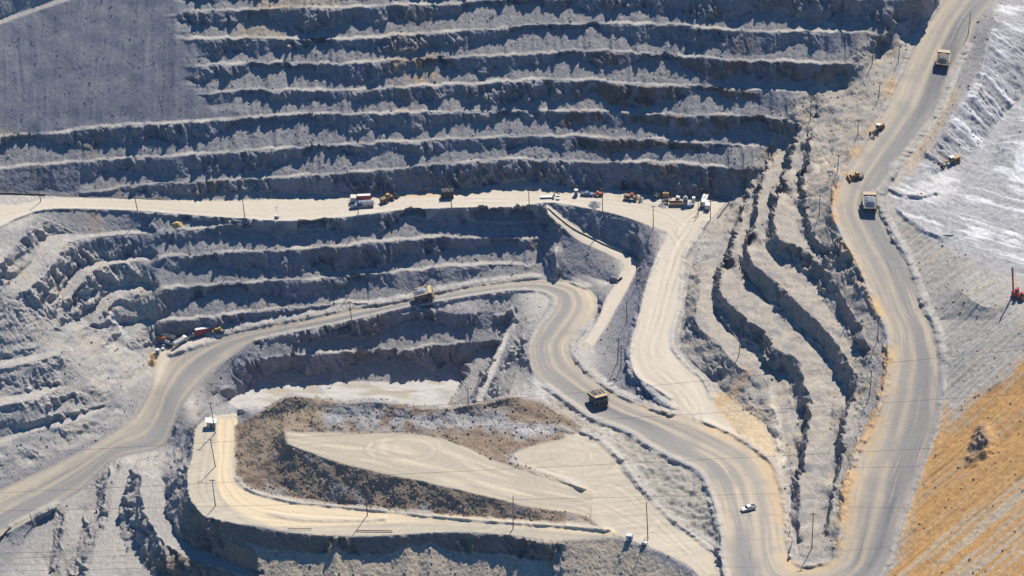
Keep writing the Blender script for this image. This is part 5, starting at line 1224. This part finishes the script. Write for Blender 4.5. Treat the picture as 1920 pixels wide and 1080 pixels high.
# ---- loose rock
def rocks(name, mask, n, smin, smax, c0, c1, seed, extra=1.6):
    g = np.random.default_rng(seed); w = (mask*np.ones((NV, NU))).ravel().astype(float); w /= w.sum()
    ids = g.choice(w.size, n, p=w)
    ico = [(0,0,1),(.894,0,.447),(.276,.851,.447),(-.724,.526,.447),(-.724,-.526,.447),(.276,-.851,.447),(.724,.526,-.447),(-.276,.851,-.447),(-.894,0,-.447),(-.276,-.851,-.447),(.724,-.526,-.447),(0,0,-1)]
    fi = np.array([(0,1,2),(0,2,3),(0,3,4),(0,4,5),(0,5,1),(1,6,2),(2,7,3),(3,8,4),(4,9,5),(5,10,1),(2,6,7),(3,7,8),(4,8,9),(5,9,10),(1,10,6),(6,11,7),(7,11,8),(8,11,9),(9,11,10),(10,11,6)])
    B = np.array(ico)[None]*(.7+.6*g.random((n, 12, 1)))
    s = smin*(smax/smin)**(g.random(n)**extra)
    B = B*s[:, None, None]*(.7+.6*g.random((n, 1, 3)))
    a = g.random(n)*6.28; ca, sa = np.cos(a)[:, None], np.sin(a)[:, None]
    Bx = B[..., 0]*ca - B[..., 1]*sa; By = B[..., 0]*sa + B[..., 1]*ca
    C = P3.reshape(-1, 3)[ids]; jit = (g.random((n, 2))-.5)*.5
    V = np.stack([Bx+C[:, 0:1]+jit[:, :1], By+C[:, 1:2]+jit[:, 1:], B[..., 2]+C[:, 2:3]+.15*s[:, None]], 2).reshape(-1, 3)
    F = (fi[None]+12*np.arange(n)[:, None, None]).reshape(-1, 3).astype(np.int32)
    me = bpy.data.meshes.new(name); me.vertices.add(len(V)); me.vertices.foreach_set('co', V.astype(np.float32).ravel()); me.loops.add(F.size); me.loops.foreach_set('vertex_index', F.ravel())
    me.polygons.add(len(F)); me.polygons.foreach_set('loop_start', np.arange(0, F.size, 3, dtype=np.int32)); me.polygons.foreach_set('loop_total', np.full(len(F), 3, np.int32)); me.update(calc_edges=True)
    t = g.random(n)[:, None]; cc = np.repeat(np.array(c0)*(1-t)+np.array(c1)*t, 12, 0)
    at = me.attributes.new('albedo', 'FLOAT_COLOR', 'POINT'); at.data.foreach_set('color', np.c_[cc, np.ones(len(cc))].astype(np.float32).ravel()); me.materials.append(M['ore'])
    o = bpy.data.objects.new(name, me); COL.objects.link(o); o['kind'] = 'stuff'
inframe = (UU > 0) & (UU < 1920) & (VV > 0) & (VV < 1080)
gent = (slope < 38) & (slope > 12) & ~(road > 0)
rocks('brown_boulders', pile_s & inframe, 3600, .1, .6, (.17, .135, .10), (.32, .265, .20), 1, 3.2)
rocks('grey_rubble', gent & inframe & ~pile_m & (slw < .3) & (orgw < .3), 7000, .1, .6, (.19, .19, .21), (.42, .40, .38), 2, 3.2)
rocks('dump_slope_rubble', (slw > .5) & inframe, 900, .1, .4, (.19, .19, .21), (.34, .33, .32), 3, 2.2)
rocks('ochre_stones', ((orgw > .4) | (blur((BERM > .1) & (UU > 1560) & (VV > 350), 2, 1) > .2)) & inframe & ~(road > 0), 900, .1, .6, (.30, .17, .08), (.52, .40, .26), 4, 3.4)
print('objects', time.time()-T00)
# ------------------------------------------------------------------ light and camera
SUN_EL, SUN_AZ = 52.0, 22.0        # azimuth measured from straight ahead towards the right
w = bpy.data.worlds.new('World'); scene.world = w; w.use_nodes = True
nt = w.node_tree; bg = nt.nodes['Background']
sky = nt.nodes.new('ShaderNodeTexSky'); sky.sky_type = 'NISHITA'; sky.sun_disc = False
sky.sun_elevation = R(SUN_EL); sky.sun_rotation = R(SUN_AZ); sky.altitude = 1800; sky.air_density = 1.0; sky.dust_density = .0; sky.ozone_density = 5.0
hs = nt.nodes.new('ShaderNodeHueSaturation'); hs.inputs['Saturation'].default_value = 1.85
nt.links.new(sky.outputs[0], hs.inputs['Color']); nt.links.new(hs.outputs[0], bg.inputs[0]); bg.inputs[1].default_value = .072
sd = bpy.data.lights.new('sun', 'SUN'); sd.energy = 4.6; sd.angle = R(.53); sd.color = (1., .935, .82)
so = bpy.data.objects.new('sun', sd); COL.objects.link(so)
dirv = Vector((math.cos(R(SUN_EL))*math.sin(R(SUN_AZ)), math.cos(R(SUN_EL))*math.cos(R(SUN_AZ)), math.sin(R(SUN_EL))))
so.rotation_euler = dirv.to_track_quat('Z', 'Y').to_euler(); so.location = dirv*900
# the dusty mountain air between the overlook and the far wall
hb = bpy.data.meshes.new('haze'); hm_ = MB().box(-1900, 1900, -120, 3300, -260, 660); hb.from_pydata(hm_.v, [], hm_.f)
hz = bpy.data.objects.new('haze', hb); COL.objects.link(hz); hz['kind'] = 'stuff'
ma = bpy.data.materials.new('haze_air'); ma.use_nodes = True; an = ma.node_tree; an.nodes.clear()
ao = an.nodes.new('ShaderNodeOutputMaterial'); av = an.nodes.new('ShaderNodeVolumePrincipled')
av.inputs['Color'].default_value = (.45, .62, 1, 1); av.inputs['Density'].default_value = .000042; av.inputs['Anisotropy'].default_value = 0.
an.links.new(av.outputs[0], ao.inputs['Volume']); hb.materials.append(ma)
cd = bpy.data.cameras.new('camera'); co = bpy.data.objects.new('camera', cd); COL.objects.link(co)
co.location = (0, 0, HC); co.rotation_euler = (math.pi/2-PITCH, 0, 0)
cd.sensor_width = 36; cd.lens = 36*FPX/1920; cd.clip_start = 5; cd.clip_end = 6000
scene.camera = co
vs_ = scene.view_settings; vs_.view_transform = 'Standard'; vs_.look = 'None'; vs_.exposure = 0.6; vs_.gamma = 1; vs_.use_curve_mapping = False
scene.cycles.max_bounces = 4; scene.cycles.diffuse_bounces = 3
print('total', time.time()-T00)
